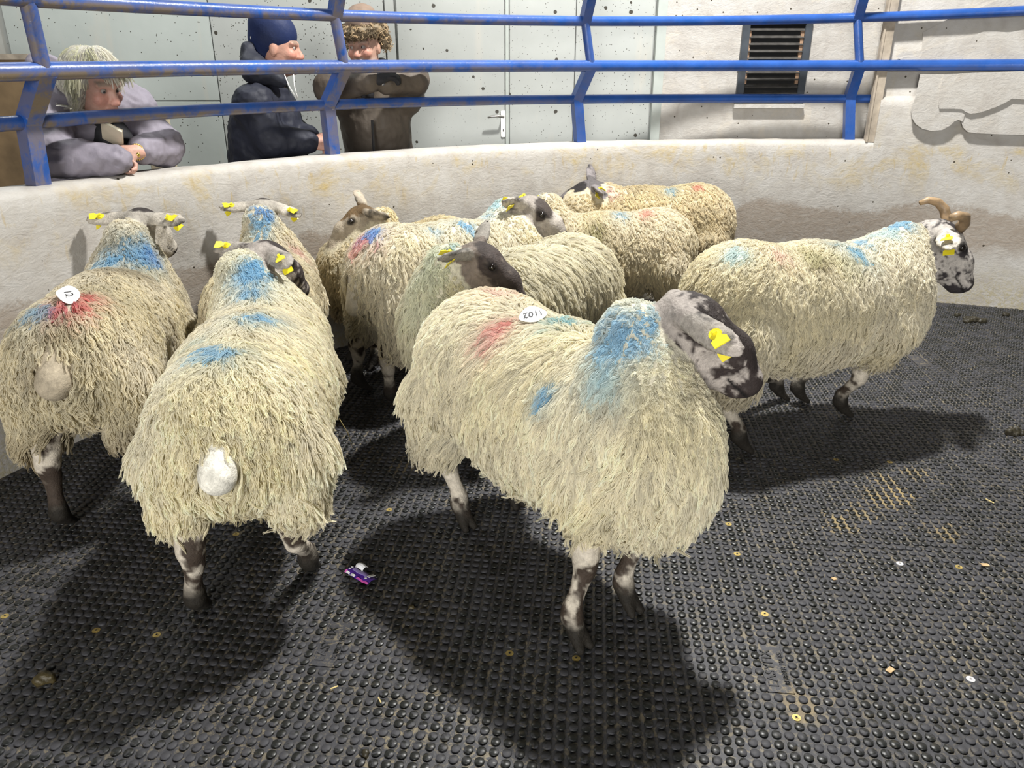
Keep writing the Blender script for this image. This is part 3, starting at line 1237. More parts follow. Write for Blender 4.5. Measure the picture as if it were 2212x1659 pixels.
def rot_head(yaw, pitch, roll=0.0):
    y, p, r = map(math.radians, (yaw, pitch, roll))
    M = Matrix.Rotation(y, 3, 'Z') @ Matrix.Rotation(-p, 3, 'Y') @ Matrix.Rotation(r, 3, 'X')
    return np.array(M)          # columns: forward, left, up


SHEEP_GROUP = 'penned sheep in the sale ring'


def make_sheep(label, c, hd, s, feet, poll, head, face, marks, wool=(0.93, 0.87, 0.69), locks=6000, strands=6, K=8, fat=1.0,
               length=0.075, r_str=0.0015, seed=1, h=0.012, neckless=None, tail=None, hs=1.0, tags='LR', ear=(20, 12), horns=False,
               dirt=0.3, crimp=0.0055, wool_noise=0.12, sticker=None, low=0.0, thigh=.355, rump=0.0, withers=0.0, r_lock=.0085, neck_r=0.068, ear_len=0.078, ear_w=.039):
    rs = np.random.default_rng(seed)
    a = math.radians(hd)
    F = np.array([math.cos(a), math.sin(a), 0])
    Lf = np.array([-math.sin(a), math.cos(a), 0])
    U = np.array([0, 0, 1.0])
    c3 = np.array([c[0], c[1], 0.0])
    W = lambda x, y, z: c3 + F * x * s + Lf * y * s * fat + U * z * s
    B = np.stack([F, Lf, U], 1)
    poll = np.array(poll, float)
    R = rot_head(*head)
    k_ = hs * s
    Hd = lambda x, y, z: poll + R @ (np.array([x, y, z]) * k_)
    pts = [W(-.62, 0, 0), W(.60, 0, .85), W(-.62, .32, 0), W(.6, -.32, .85), W(-.62, -.32, .85), W(.6, .32, 0), poll, Hd(.27, 0, 0), Hd(-.05, .2, 0), Hd(-.05, -.2, 0)] + [np.array([f[0], f[1], 0]) for f in feet]
    lo = np.min(pts, 0) - 0.10
    hi = np.max(pts, 0) + 0.10
    lo[2] = -0.02
    S = SDF(lo, hi, h)
    e = lambda x, y, z, r, k=0.06: S.ell(W(x, y, z), np.array(r) * s * np.array([1, fat, 1]), B, k, 'wool')
    e(-.29, 0, .570 + rump, (.21, .205, .200))
    e(-.02, 0, .525 - low, (.42, .215, .225))
    e(.28, 0, .525 + withers, (.19, .18, .225))
    e(.40, 0, .50, (.10, .125, .165))
    for q in (-1, 1):
        S.cap(W(-.34, .120 * q, .48), W(-.365, .135 * q, thigh), .118 * s, .082 * s, .03, 'wool')
        S.cap(W(.26, .10 * q, .45), W(.27, .10 * q, .375), .115 * s, .06 * s, .05, 'wool')
    nb = W(.33, 0, .60)
    pb = Hd(-.050, 0, -.085)
    midn = nb * 0.5 + pb * 0.5
    S.cap(nb, midn, .140 * s, .108 * s, .08, 'wool')
    S.cap(midn, pb, .108 * s, neck_r * s, .05, 'wool')
    S.cap(midn - U * .05 * s, Hd(-.035, 0, -.085), .085 * s, .052 * s, .05, 'wool')
    if tail is not None:
        S.cap(W(*tail[0]), W(*tail[1]), tail[2] * s, tail[3] * s, .02, 'tail')
    # legs
    for i, f in enumerate(feet):
        q = 1 if i % 2 == 0 else -1
        fr = i < 2
        f = np.array([f[0], f[1], 0.0])
        if fr:
            e0 = W(.25, .095 * q, .40)
            fet = f + U * .078 * s - F * .012 * s
            kn = e0 * .5 + fet * .5 + F * .016 * s
            S.chain([e0, kn + U * .03 * s, kn, kn - U * .035 * s, fet + U * .03 * s, fet, f + U * .05 * s + F * .008], [.05 * s, .031 * s, .031 * s, .025 * s, .021 * s, .026 * s, .022 * s], .02, 'leg')
        else:
            e0 = W(-.30, .11 * q, .42)
            fet = f + U * .078 * s - F * .014 * s
            hk = fet * .45 + e0 * .55 - F * .075 * s
            hk[2] = .245 * s
            S.chain([e0, hk + F * .02 * s + U * .05 * s, hk, hk - U * .045 * s + F * .006, fet + U * .03 * s, fet, f + U * .05 * s + F * .008], [.07 * s, .040 * s, .034 * s, .026 * s, .022 * s, .027 * s, .023 * s], .02, 'leg')
        for t in (-1, 1):
            S.cap(f + U * .046 * s + Lf * t * .009 * s + F * .005, f + U * .014 + F * .043 * s + Lf * t * .017 * s, .019 * s, .012 * s, .008, 'hoof')
    # head
    cap = lambda p, q, ra, rb, k=.03: S.cap(Hd(*p), Hd(*q), ra * k_, rb * k_, k * k_, 'head')
    S.ell(Hd(.035, 0, -.005), np.array([.082, .062, .07]) * k_, R, .03, 'head')
    cap((.06, 0, .005), (.15, 0, .002), .053, .045)
    cap((.15, 0, .002), (.222, 0, -.022), .043, .033)
    cap((.035, 0, -.055), (.12, 0, -.058), .047, .036)
    cap((.12, 0, -.058), (.215, 0, -.058), .034, .024)
    cap((.228, .008, -.03), (.228, -.008, -.03), .028, .028, .02)
    for q in (-1, 1):
        S.cap(Hd(.055, .048 * q, .028), Hd(.095, .044 * q, .024), .019 * k_, .016 * k_, .02, 'head')
        # ear: leaf shaped, out to the side, drooped and swept back a little
        dr, sw = ear if not isinstance(ear[0], tuple) else ear[0 if q > 0 else 1]
        dv = np.array([-math.sin(math.radians(sw)), q * math.cos(math.radians(sw)) * math.cos(math.radians(dr)), -math.sin(math.radians(dr))])
        dv /= np.linalg.norm(dv)
        e0 = np.array([-.005, .052 * q, .012])
        fw = np.array([math.cos(math.radians(sw)) * .42, 0, .90])
        fw -= dv * (fw @ dv)
        fw /= np.linalg.norm(fw)
        nn = np.cross(dv, fw)
        Re = R @ np.stack([dv, fw, nn], 1)
        ec = e0 + dv * ear_len * .95
        S.ell(poll + R @ (ec * k_), np.array([ear_len, ear_w, .0125]) * k_, Re, .012, 'head')
        S.cap(poll + R @ (e0 * k_), poll + R @ ((e0 + dv * .045) * k_), .024 * k_, .018 * k_, .02, 'head')
        if q > 0:
            earL = (ec, dv, fw, nn)
        else:
            earR = (ec, dv, fw, nn)
    v, qd = S.mesh()
    v = relax(v, qd, 1, 0.4)
    vn = vnormals(v, qd)
    dw = S.dist(v, ('wool',))
    db = S.dist(v, ('leg', 'hoof', 'head', 'tail'))
    wm = np.clip((db - dw) / 0.02 + 0.6, 0, 1)
    hl = ((v - poll) @ R) / k_
    dh = S.dist(v, ('head',))
    dl = S.dist(v, ('leg', 'hoof'))
    dt = S.dist(v, ('tail',))
    kind = np.argmin(np.stack([dw, dh, dl, dt], 1), 1)
    # no fleece on the face, ears and lower legs
    wm = np.where(((hl[:, 0] > -.03) | (hl[:, 2] > -.012)) & (dh < 0.03), 0, wm)
    wm = np.where((dh < dw - 0.004), 0, wm)
    wm = np.where((dl < dw - 0.004), 0, wm)
    col = np.empty((len(v), 3))
    wool = np.array(wool)
    nz = fbm(v, 9.0, 3)
    nz2 = fbm(v + 5, 38.0, 3)
    nz3 = fbm(v + 9, 22.0, 3)
    col[:] = wool * 0.66
    # legs: pale with dark mottling, muddier towards the hoof
    lw, ld = np.array(face.get('leg_light', (.58, .52, .43))), np.array(face.get('leg_dark', (.055, .04, .03)))
    z = v[:, 2] / s
    mt = sstep(.50, .58, nz3 * .75 + nz2 * .25 + face.get('leg_bias', 0.0) + np.where(z < .13, .09 * (1 - z / .13), 0))
    lc = lw * (1 - mt[:, None]) + ld * mt[:, None]
    mud = sstep(*face.get('mud', (.17, .085)), z + (nz3 - .5) * .12)[:, None]
    lc = lc * (1 - mud) + np.array([.020, .017, .013]) * mud
    col = np.where((kind == 2)[:, None], lc, col)
    # tail
    tc = np.array(face.get('tail', (.62, .58, .50)))
    col = np.where((kind == 3)[:, None], tc * (0.8 + .4 * nz2[:, None]), col)
    # face
    fl, fd = np.array(face['light']), np.array(face['dark'])
    x, y, zz = hl[:, 0], np.abs(hl[:, 1]), hl[:, 2]
    m = np.zeros(len(v)) + face.get('bias', 0.0)
    for (cx, cy, cz, r, wgt) in face['spots']:
        m = np.maximum(m, wgt * sstep(r, r * 0.45, np.sqrt((x - cx) ** 2 + (y - cy) ** 2 + (zz - cz) ** 2)))
    m = m + (nz3 - .5) * face.get('mott', 1.2) + (nz2 - .5) * 0.9 + (fbm(v + 21, 95.0, 2) - .5) * face.get('fleck', .5)
    m = sstep(.35, .65, m)
    fc = fl * (1 - m[:, None]) + fd * m[:, None]
    fc = fc * (1 - .30 * sstep(.06, .0, x))[:, None]
    isear = (y > .075) & (x < .06)
    ec_ = np.array(face.get('ear', (.42, .38, .33)))
    em = sstep(.52, .66, nz3 * .6 + nz2 * .4)
    fc = np.where(isear[:, None], ec_ * (1 - em[:, None] * .75), fc)
    # muzzle: black nostrils, lips and mouth line
    nos = np.sqrt((x - .245) ** 2 + (y - .017) ** 2 + (zz + .032) ** 2)
    mth = np.abs(zz + .047 + (x - .2) * 0.12) + np.where(x < .165, 1, 0)
    dk = np.maximum(sstep(.017, .010, nos), sstep(.006, .002, mth))
    dk = np.maximum(dk, sstep(.032, .020, np.sqrt((x - .08) ** 2 + ((y - .058) * 0.9) ** 2 + ((zz - .022) * 1.5) ** 2)) * .9)
    fc = fc * (1 - dk[:, None]) + np.array([.012, .010, .010]) * dk[:, None]
    col = np.where((kind == 1)[:, None], fc, col)
    # root empty, body
    root = empty('sheep', tuple(c3), a)
    tag(root, label, 'sheep', SHEEP_GROUP)
    Mi = np.array(B).T
    loc = lambda p: (np.asarray(p) - c3) @ B
    me = np_mesh('body', loc(v), qd, 4)
    vcol(me, col)
    body = link('body', me, M_HIDE, root, True)
    bvh = BVHTree.FromPolygons([tuple(p) for p in v], [tuple(q) for q in qd.tolist()])

    def hit(px, py):
        for k in range(0, 64, 4):       # a little further down the flank when the back lies lower there
            d = Vector(ray(px, py + k)).normalized()
            p, nrm, _, _ = bvh.ray_cast(Vector((0, 0, EYE)), d)
            if p is not None and -nrm.dot(d) > 0.30:
                break
        if p is None:
            p, nrm, _, _ = bvh.find_nearest(Vector((0, 0, EYE)) + d * (np.linalg.norm(c3 - np.array([0, 0, EYE])) * 0.97))
        return np.array(p), np.array(nrm)

    # fleece
    tris = np.concatenate([qd[:, [0, 1, 2]], qd[:, [0, 2, 3]]])
    axis0, axis1 = W(-.3, 0, .5), midn

    def flow(p, n):
        t = np.clip(((p - axis0) @ (axis1 - axis0)) / ((axis1 - axis0) @ (axis1 - axis0)), 0, 1)
        q = p - (axis0 + t[:, None] * (axis1 - axis0))
        lat = q.copy()
        lat[:, 2] = 0
        lat /= np.linalg.norm(lat, axis=1)[:, None] + 0.03
        g = np.array([0, 0, -1.0]) + lat * 0.45 - F * 0.22
        g = g - n * (g * n).sum(1)[:, None]
        return g
    la = lambda p: np.where(p[:, 2] > .55 * s, 0.8, 1.0) * (0.75 + 0.5 * vnoise(p, 6.0)) * np.clip(.25 + (np.linalg.norm(p - Hd(.05, 0, -.03), axis=1) / k_ - .11) * 5.0, .25, 1.0)
    p, n, St, rad, sv = grow_locks(v, tris, vn, wm, locks, strands, K, length * s, 0.75, crimp, r_lock, r_str, flow, rs, la, 0.0, .62)
    nl = len(p)
    cb = np.repeat(wool[None], nl, 0)
    big = fbm(p, 5.0, 3)
    cb = cb * (1 + (big[:, None] - .5) * 2 * wool_noise)
    yel = sstep(.45, .7, fbm(p + 3, 3.5, 3))[:, None] * 0.35
    cb = cb * (1 - yel) + cb * np.array([.96, .93, .72]) * yel
    lowd = sstep(.46, .27, p[:, 2] / s)[:, None] * dirt + sstep(.58, .72, fbm(p + 11, 7.0, 3))[:, None] * dirt * 0.6
    cb = cb * (1 - lowd) + np.array([.30, .225, .12]) * lowd
    cb = cb * rs.uniform(.80, 1.12, (nl, 1))
    for (px, py, r, mc, st) in marks:
        q, _ = hit(px, py)
        d = np.linalg.norm(p - q, axis=1) + (fbm(p, 30.0, 2) - .5) * r * 0.9 + rs.normal(0, r * .10, nl)
        wgt = (sstep(r * 1.15, r * 0.25, d) * st)[:, None]
        cb = cb * (1 - wgt) + np.array(mc) * wgt
        halo = (sstep(r * 2.3, r * .6, d) * st * .28)[:, None]
        cb = cb * (1 - halo) + (np.array(mc) * .6 + .4 * wool) * halo
    cs = np.repeat(cb, strands, 0)
    cs = cs * rs.uniform(.9, 1.08, (len(cs), 1))
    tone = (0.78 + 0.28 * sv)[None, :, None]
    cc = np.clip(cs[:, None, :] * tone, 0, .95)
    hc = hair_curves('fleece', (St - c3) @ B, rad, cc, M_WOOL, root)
    tag(hc, kind='stuff')
    # eyes
    for q in (-1, 1):
        ep = Hd(.080, .0565 * q, .021)
        MB().sphere(tuple(loc(ep)), .0135 * k_, seg=14, rings=10).build('eye', M_EYE, root, True)
    # ear tags
    Rl = B.T @ R

    def lh(p):
        return Vector(loc(Hd(*p)))
    for ch, (ec, dv, fw, nn) in (('L', earL), ('R', earR)):
        if ch not in tags:
            continue
        nn2 = nn if nn[0] < 0 else -nn      # back of the ear
        b0 = ec + dv * .012
        t = MB()
        bk = b0 + nn2 * .017
        t.cyl(lh(b0 + nn2 * .008), lh(b0 + nn2 * .014), .0135 * k_, n=14)
        t.cyl(lh(b0 + nn2 * .014), lh(b0 + nn2 * .026), .0062 * k_, .005 * k_, n=12)
        tg = t.build('ear_tag', M_TAG, root)
        for sd, off in ((1, .016), (-1, .016)):
            fl_ = MB()
            basep = b0 + nn2 * off * sd
            out = [(-.012, -.004), (.012, -.004), (.012, .016), (.021, .024), (.021, .046), (-.021, .046), (-.021, .024), (-.012, .016)]
            ddir = dv * .72 - np.array([0, 0, 1.0]) * .25 + nn2 * sd * .25
            sdir = np.cross(ddir, nn2)
            sdir /= np.linalg.norm(sdir)
            ddir /= np.linalg.norm(ddir)
            n3 = np.cross(sdir, ddir)
            fl_.prism([(x_ * .8, y_ * .85) for x_, y_ in out], lambda u_, w_, d_, bp=basep, sd_=sdir, dd_=ddir, n_=n3: lh(bp + sd_ * u_ + dd_ * w_ + n_ * d_), .0022)
            fl_.build('tag_flap', M_TAG, tg)
    if horns:
        for q in (-1, 1):
            ph = [(.035, .030 * q, .050), (.022, .044 * q, .074), (-.006, .058 * q, .092), (-.038, .068 * q, .092), (-.066, .074 * q, .074), (-.078, .074 * q, .048)]
            if q < 0:
                ph = [(.035, -.030, .055), (.020, -.050, .075), (-.010, -.072, .080), (-.040, -.082, .062), (-.052, -.084, .040)]
            MB().tube([lh(x_) for x_ in ph], [r_ * k_ for r_ in (.019, .0185, .017, .015, .012, .008)][:len(ph)], 12).build('horn', M_HORN, root, True)
    if sticker is not None:
        px, py, rx, ry, rot_, txt = sticker
        q, nn = hit(px, py)
        vw = np.array([0, 0, EYE]) - q
        up = nn * .6 + np.array([0, 0, .5]) + vw / np.linalg.norm(vw) * .55
        up /= np.linalg.norm(up)
        ez = Vector(loc(c3 + up))
        basez = ez.normalized()
        Mx = basez.to_track_quat('Z', 'Y').to_matrix().to_4x4()
        Mx = Matrix.Translation(Vector(loc(q + up * 0.024))) @ Mx @ Matrix.Rotation(rot_ - a, 4, 'Z')
        bm = bmesh.new()
        nseg = 28
        top_, bot_ = [], []
        for i in range(nseg):
            an = 2 * PI * i / nseg
            xx, yy = rx * math.cos(an), ry * math.sin(an)
            zc = -.006 * (xx / rx) ** 2 + .003 * math.sin(3 * an)
            top_.append(bm.verts.new(Mx @ Vector((xx, yy, zc + .0012))))
            bot_.append(bm.verts.new(Mx @ Vector((xx, yy, zc))))
        ct = bm.verts.new(Mx @ Vector((0, 0, .0014)))
        cbm = bm.verts.new(Mx @ Vector((0, 0, 0)))
        for i in range(nseg):
            j = (i + 1) % nseg
            bm.faces.new((ct, top_[i], top_[j]))
            bm.faces.new((cbm, bot_[j], bot_[i]))
            bm.faces.new((top_[i], bot_[i], bot_[j], top_[j]))
        me_ = bpy.data.meshes.new('lot_sticker')
        bm.to_mesh(me_)
        bm.free()
        stk = link('lot_sticker', me_, M_PAPER, root)
        for (tx, sz, ox, oy, rr_) in txt:
            to = text_mesh('handwriting', tx, sz, M_INK, stk, .0003, .2)
            to.matrix_local = Mx @ Matrix.Translation((ox, oy, .0022)) @ Matrix.Rotation(rr_, 4, 'Z')
    return root, hit


FACE_DARK = dict(light=(.46, .41, .37), dark=(.040, .030, .028), mott=1.6, fleck=1.5,
                 ear=(.33, .30, .265), spots=[(.045, .0, .05, .085, 1.0), (.10, 0, .045, .095, 1.0), (.17, 0, .03, .085, 1.0), (.235, 0, -.025, .075, 1.0), (.08, .055, .02, .055, .9), (.15, .045, -.025, .045, .55), (.22, .02, -.065, .042, .6), (.05, .05, .035, .07, 1.0), (.10, .045, .03, .062, 1.0), (.16, .04, .01, .048, .8)])
FACE_PALE = dict(light=(.50, .46, .41), dark=(.045, .036, .036), mott=1.0,
                 spots=[(.05, 0, .07, .07, .9), (.09, .05, .03, .045, .75), (.25, 0, -.04, .06, 1.1), (.21, 0, -.07, .05, .8)])
FACE_BROWN = dict(light=(.22, .18, .15), dark=(.050, .038, .034), mott=0.8, ear=(.25, .23, .20),
                  spots=[(.06, 0, .05, .12, 1.0), (.15, 0, .03, .11, 1.0), (.22, 0, -.02, .08, .9)])
FACE_TAN = dict(light=(.40, .34, .26), dark=(.15, .095, .045), mott=0.5, ear=(.42, .36, .28),
                spots=[(.02, 0, .03, .10, .9), (.09, 0, .05, .06, .7)])
FACE_MOTT = dict(light=(.40, .36, .32), dark=(.060, .048, .042), mott=1.3,
                 spots=[(.075, .03, .05, .07, 1.0), (.08, .055, .01, .04, .8), (.245, 0, -.02, .05, 1.0), (.20, 0, .03, .05, .8)])
FACE_BLACK = dict(light=(.16, .145, .145), dark=(.022, .019, .019), mott=0.9, ear=(.22, .20, .20),
                  spots=[(.08, .04, .03, .09, .85), (.2, 0, -.02, .10, .95)])
FACE_REAR = dict(light=(.48, .44, .38), dark=(.045, .036, .034), mott=0.9, ear=(.46, .42, .36), leg_bias=.09, tail=(.40, .34, .25),
                 spots=[(.012, 0, .070, .075, 1.5), (.06, 0, .06, .09, 1.1), (.12, 0, .04, .07, .9), (.25, 0, -.04, .06, 1.1)])
FACE_SPECK = dict(light=(.50, .46, .42), dark=(.040, .034, .036), fleck=1.4, mott=1.6, bias=.10, ear=(.50, .46, .40),
                  spots=[(.03, 0, .06, .075, .75), (.08, .05, .02, .05, .75), (.13, 0, .045, .06, .5), (.245, 0, -.035, .062, 1.6), (.215, 0, -.07, .05, 1.4)])
# ------------------------------------------------------------------ the flock
make_sheep('woolly ewe with white lot sticker and blue poll, standing nearest and facing right',
           (.12, 1.98), -52, 1.03, [(.318, 1.774), (.164, 1.631), (.0, 2.34), (-.165, 2.20)],
           poll=(.396, 1.77, .866), head=(3, -36, 4), face=dict(FACE_DARK, leg_bias=-0.02, mud=(.12, .05)),
           marks=[(1345, 725, .085, BLUE, .8), (1395, 690, .05, BLUE, .7), (1310, 800, .06, PBLUE, .5), (1200, 838, .03, BLUE, .85), (1215, 690, .035, TEAL, .8), (1105, 708, .045, RED, .6), (1080, 725, .05, PINK, .4), (1080, 625, .05, PINK, .35)],
           locks=16000, strands=8, K=7, seed=1, h=.0085, hs=1.10, tags='R', ear=((72, 0), (-10, -34)), ear_len=.082, ear_w=.032, dirt=.10, crimp=.0045, length=.090, r_str=.00105,
           sticker=(1152, 693, .040, .030, 2.7, [('102', .030, .004, 0, 0.0), ('/', .03, -.022, .0, 0.5)]))
make_sheep('broad cream ewe seen from behind with white tail stub and blue spine marks',
           (-.77, 2.13), 98, 1.0, [(-.88, 2.42), (-.66, 2.50), (-.863, 1.735), (-.600, 1.915)],
           poll=(-.85, 2.57, .83), head=(62, -36, 0), face=dict(FACE_DARK, tail=(.78, .75, .66)),
           marks=[(548, 585, .07, BLUE, .9), (540, 625, .05, BLUE, .7), (545, 668, .05, BLUE, .8), (470, 738, .06, BLUE, .7), (450, 730, .04, PBLUE, .4)],
           locks=16000, strands=8, K=7, seed=2, h=.010, fat=1.03, tail=((-.49, 0, .545), (-.53, 0, .515), .044, .046), tags='LR', ear=((5, 5), (20, 15)), dirt=.22, length=.072, r_str=.00105, crimp=.0045, thigh=.39, rump=-.035, withers=.02)
make_sheep('dirty fleeced ewe by the wall with woolly docked tail and red rump mark',
           (-1.44, 2.63), 99, 1.0, [(-1.55, 2.9), (-1.33, 2.95), (-1.47, 2.17), (-1.15, 2.42)],
           poll=(-1.455, 3.01, .865), head=(84, -30, 0), face=FACE_REAR, ear_len=.080,
           marks=[(290, 540, .075, BLUE, .8), (320, 545, .05, DBLUE, .6), (240, 560, .05, BLUE, .8), (147, 658, .05, RED, .85), (95, 632, .05, BLUE, .55), (172, 598, .045, RED, .55)],
           wool=(.82, .755, .60), locks=12000, strands=7, K=7, seed=3, h=.011, fat=1.0, tail=((-.47, 0, .60), (-.52, 0, .545), .045, .052), ear=((5, 5), (5, 5)), dirt=.68, r_str=.0012, rump=-.03, withers=.01,
           sticker=(150, 607, .042, .032, .4, [('12', .03, 0, 0, 0)]))
make_sheep('ewe behind the broad cream one, blue stripe down her neck, ears outspread',
           (-1.03, 3.15), 99, .95, [(-1.12, 3.42), (-.95, 3.45), (-1.08, 2.82), (-.86, 2.84)],
           poll=(-1.13, 3.53, .83), head=(97, -34, 0), face=FACE_REAR,
           marks=[(565, 455, .05, DBLUE, .8), (563, 480, .05, BLUE, .8), (560, 505, .04, BLUE, .6), (635, 540, .05, PINK, .45)],
           wool=(.80, .73, .56), locks=7000, strands=7, K=6, r_lock=.0095, seed=4, r_str=.0015, dirt=.40, ear=((5, 5), (25, 5)))
make_sheep('ewe with red and blue rump marks and mottled head raised over the flock',
           (-.27, 3.48), 40, 1.04, [(-.05, 3.8), (.1, 3.62), (-.711, 3.35), (-.53, 3.165)],
           poll=(.07, 3.74, .81), head=(-8, -35, 0), face=FACE_MOTT,
           marks=[(800, 510, .065, RED, .65), (815, 488, .05, DBLUE, .85), (1008, 472, .05, BLUE, .75), (935, 485, .05, BLUE, .4), (1080, 430, .07, PBLUE, .75), (1055, 440, .05, BLUE, .4)],
           wool=(.84, .78, .62), locks=7000, strands=7, K=6, r_lock=.0095, seed=5, r_str=.0015, dirt=.2, tail=((-.47, 0, .62), (-.50, 0, .46), .035, .038), ear=((10, 10), (12, 40)), tags='LR')
make_sheep('ewe with dark brown face peering over the nearest one, pale green chest wool',
           (.02, 3.0), 220, 1.0, [(-.26, 2.9), (-.18, 2.75), (.24, 3.26), (.35, 3.12)],
           poll=(-.135, 2.72, .80), head=(-12, -38, -4), face=FACE_BROWN,
           marks=[(1085, 512, .06, RED, .8), (1060, 520, .05, RED, .6), (940, 560, .10, (.62, .70, .58), .5), (910, 640, .12, (.64, .68, .52), .45), (990, 525, .05, PBLUE, .6)],
           wool=(.82, .77, .60), locks=7000, strands=7, K=6, r_lock=.0095, seed=6, r_str=.0014, dirt=.25, tags='R', ear=((-30, 20), (25, 30)), length=.10)
make_sheep('ewe in the middle row facing left, dirt patch on her shoulder, face hidden',
           (.50, 4.13), 178, .95, [(.24, 4.03), (.24, 4.23), (.84, 4.02), (.84, 4.24)],
           poll=(.10, 4.17, .745), head=(172, -58, 0), face=FACE_PALE,
           marks=[(1335, 448, .05, BLUE, .5), (1290, 492, .05, DIRT, .6), (1280, 500, .06, OLIVE, .5), (1390, 435, .04, RED, .35), (1145, 402, .06, BLUE, .6)],
           wool=(.82, .74, .56), locks=7000, strands=7, K=6, r_lock=.0095, seed=7, r_str=.0016, dirt=.35)
make_sheep('black faced ewe at the back against the wall, rump to the right',
           (.77, 4.58), 170, 1.05, [(.46, 4.54), (.48, 4.74), (1.08, 4.42), (1.10, 4.64)],
           poll=(.48, 4.64, .765), head=(182, -28, 0), tags='L', face=FACE_BLACK,
           marks=[(1318, 415, .06, (.66, .40, .46), .6), (1445, 392, .05, BLUE, .5), (1500, 388, .03, RED, .4)],
           wool=(.76, .66, .46), locks=7000, strands=7, K=6, r_lock=.0095, seed=8, r_str=.0016, dirt=.35, ear=((5, 5), (-40, 20)), length=.06)
make_sheep('tan faced ewe between the others near the wall, looking left',
           (-.57, 3.93), 222, .90, [(-.83, 3.80), (-.7, 3.66), (-.42, 4.2), (-.3, 4.06)],
           poll=(-.70, 3.72, .775), head=(192, -34, 0), face=FACE_TAN,
           marks=[(865, 455, .08, (.62, .45, .24), .5)],
           wool=(.80, .71, .51), locks=7000, strands=7, K=6, r_lock=.0095, seed=9, r_str=.0016, dirt=.4, tags='', ear=((35, 45), (-45, 10)))
make_sheep('horned speckle faced ewe standing apart on the right of the ring',
           (1.17, 2.93), 17, 1.06, [(1.30, 3.22), (1.433, 3.065), (1.217, 3.25), (.90, 2.72)],
           poll=(1.71, 3.12, .80), head=(6, -44, 0), face=FACE_SPECK,
           marks=[(1945, 488, .05, BLUE, .75), (1915, 505, .07, PBLUE, .45), (1840, 522, .06, (.08, .38, .60), .8), (1870, 525, .04, BLUE, .6), (1775, 565, .045, DIRT, .6), (1750, 550, .05, OLIVE, .5), (1820, 560, .08, OLIVE, .3), (1600, 545, .05, PBLUE, .6), (1680, 515, .05, PINK, .3)],
           wool=(.84, .78, .62), locks=13000, strands=7, K=7, seed=10, h=.010, horns=True, tags='R', ear=((65, 15), (25, 10)), dirt=.18, crimp=.006, length=.075, r_str=.0012, hs=1.12)
# ------------------------------------------------------------------ people behind the wall
def mat_vcol(name, rough=0.6, spec=0.3, bscale=30.0, bstr=0.2, var=0.15):
    m, nt, b = new_mat(name)
    at = nt.nodes.new('ShaderNodeAttribute')
    at.attribute_name = 'Col'
    P = nt.nodes.new('ShaderNodeTexCoord').outputs['Object']
    n1 = noise(nt, P, bscale, 4, 0.6)
    c = mix(nt, 1.0, at.outputs['Color'], ramp(nt, n1, [(0.25, 1 - var), (0.75, 1 + var)]), 'MULTIPLY')
    L(nt, c, b.inputs['Base Color'])
    b.inputs['Roughness'].default_value = rough
    b.inputs['Specular IOR Level'].default_value = spec
    bump(nt, b, n1, bstr, 0.005)
    return m


M_SKIN = mat_vcol('skin', 0.5, 0.35, 90.0, 0.25, 0.10)
M_SKIN.node_tree.nodes['Principled BSDF'].inputs['Subsurface Weight'].default_value = 0.08
M_SKIN.node_tree.nodes['Principled BSDF'].inputs['Subsurface Radius'].default_value = (0.01, 0.004, 0.002)
M_CLOTH = mat_vcol('jacket_fabric', 0.6, 0.25, 45.0, 0.35, 0.08)
M_WHITE_EYE = plain('eye_white', (0.34, 0.29, 0.26), 0.4)
M_IRIS = plain('eye_iris', (0.03, 0.03, 0.035), 0.15)
M_BLACK = plain('black_knit', (0.014, 0.014, 0.017), 0.75, var=0.3, scale=120, bmp=0.3)
M_GOLD = plain('gold_links', (0.75, 0.55, 0.16), 0.25, metal=0.9)
M_WHITEC = plain('white_cord', (0.70, 0.69, 0.66), 0.6)
M_ZIP = plain('dark_zip', (0.02, 0.02, 0.022), 0.4)


def head_prims(S, c, R, k=1.0, ear=True, t='skin'):
    H = lambda x, y, z: np.array(c) + R @ (np.array([x, y, z]) * k)
    S.ell(H(-.012, 0, .035), np.array([.098, .077, .092]) * k, R, .03, t)          # cranium
    S.ell(H(.022, 0, -.030), np.array([.072, .064, .088]) * k, R, .03, t)          # face
    S.cap(H(.045, .030, -.098), H(.045, -.030, -.098), .026 * k, .026 * k, .035, t)  # jaw
    S.ell(H(.078, 0, -.103), np.array([.020, .024, .018]) * k, R, .02, t)          # chin
    S.cap(H(.088, 0, .008), H(.112, 0, -.036), .010 * k, .014 * k, .014, t)        # nose
    S.cap(H(.104, .012, -.040), H(.104, -.012, -.040), .0095 * k, .0095 * k, .008, t)
    S.cap(H(.074, .052, .022), H(.090, .014, .020), .010 * k, .010 * k, .014, t)   # brows
    S.cap(H(.074, -.052, .022), H(.090, -.014, .020), .010 * k, .010 * k, .014, t)
    for q in (-1, 1):
        S.ell(H(.066, .040 * q, -.030), np.array([.024, .024, .022]) * k, R, .02, t)   # cheeks
        S.ell(H(.094, .032 * q, .001), np.array([.014, .017, .011]) * k, R, .010, t, sub=True)
        if ear:
            S.ell(H(-.012, .078 * q, -.012), np.array([.020, .009, .032]) * k, R, .010, t)
    S.cap(H(.092, .020, -.068), H(.092, -.020, -.068), .0075 * k, .0075 * k, .008, t)  # lips
    S.cap(H(.089, .016, -.079), H(.089, -.016, -.079), .0075 * k, .0075 * k, .006, t)
    return H


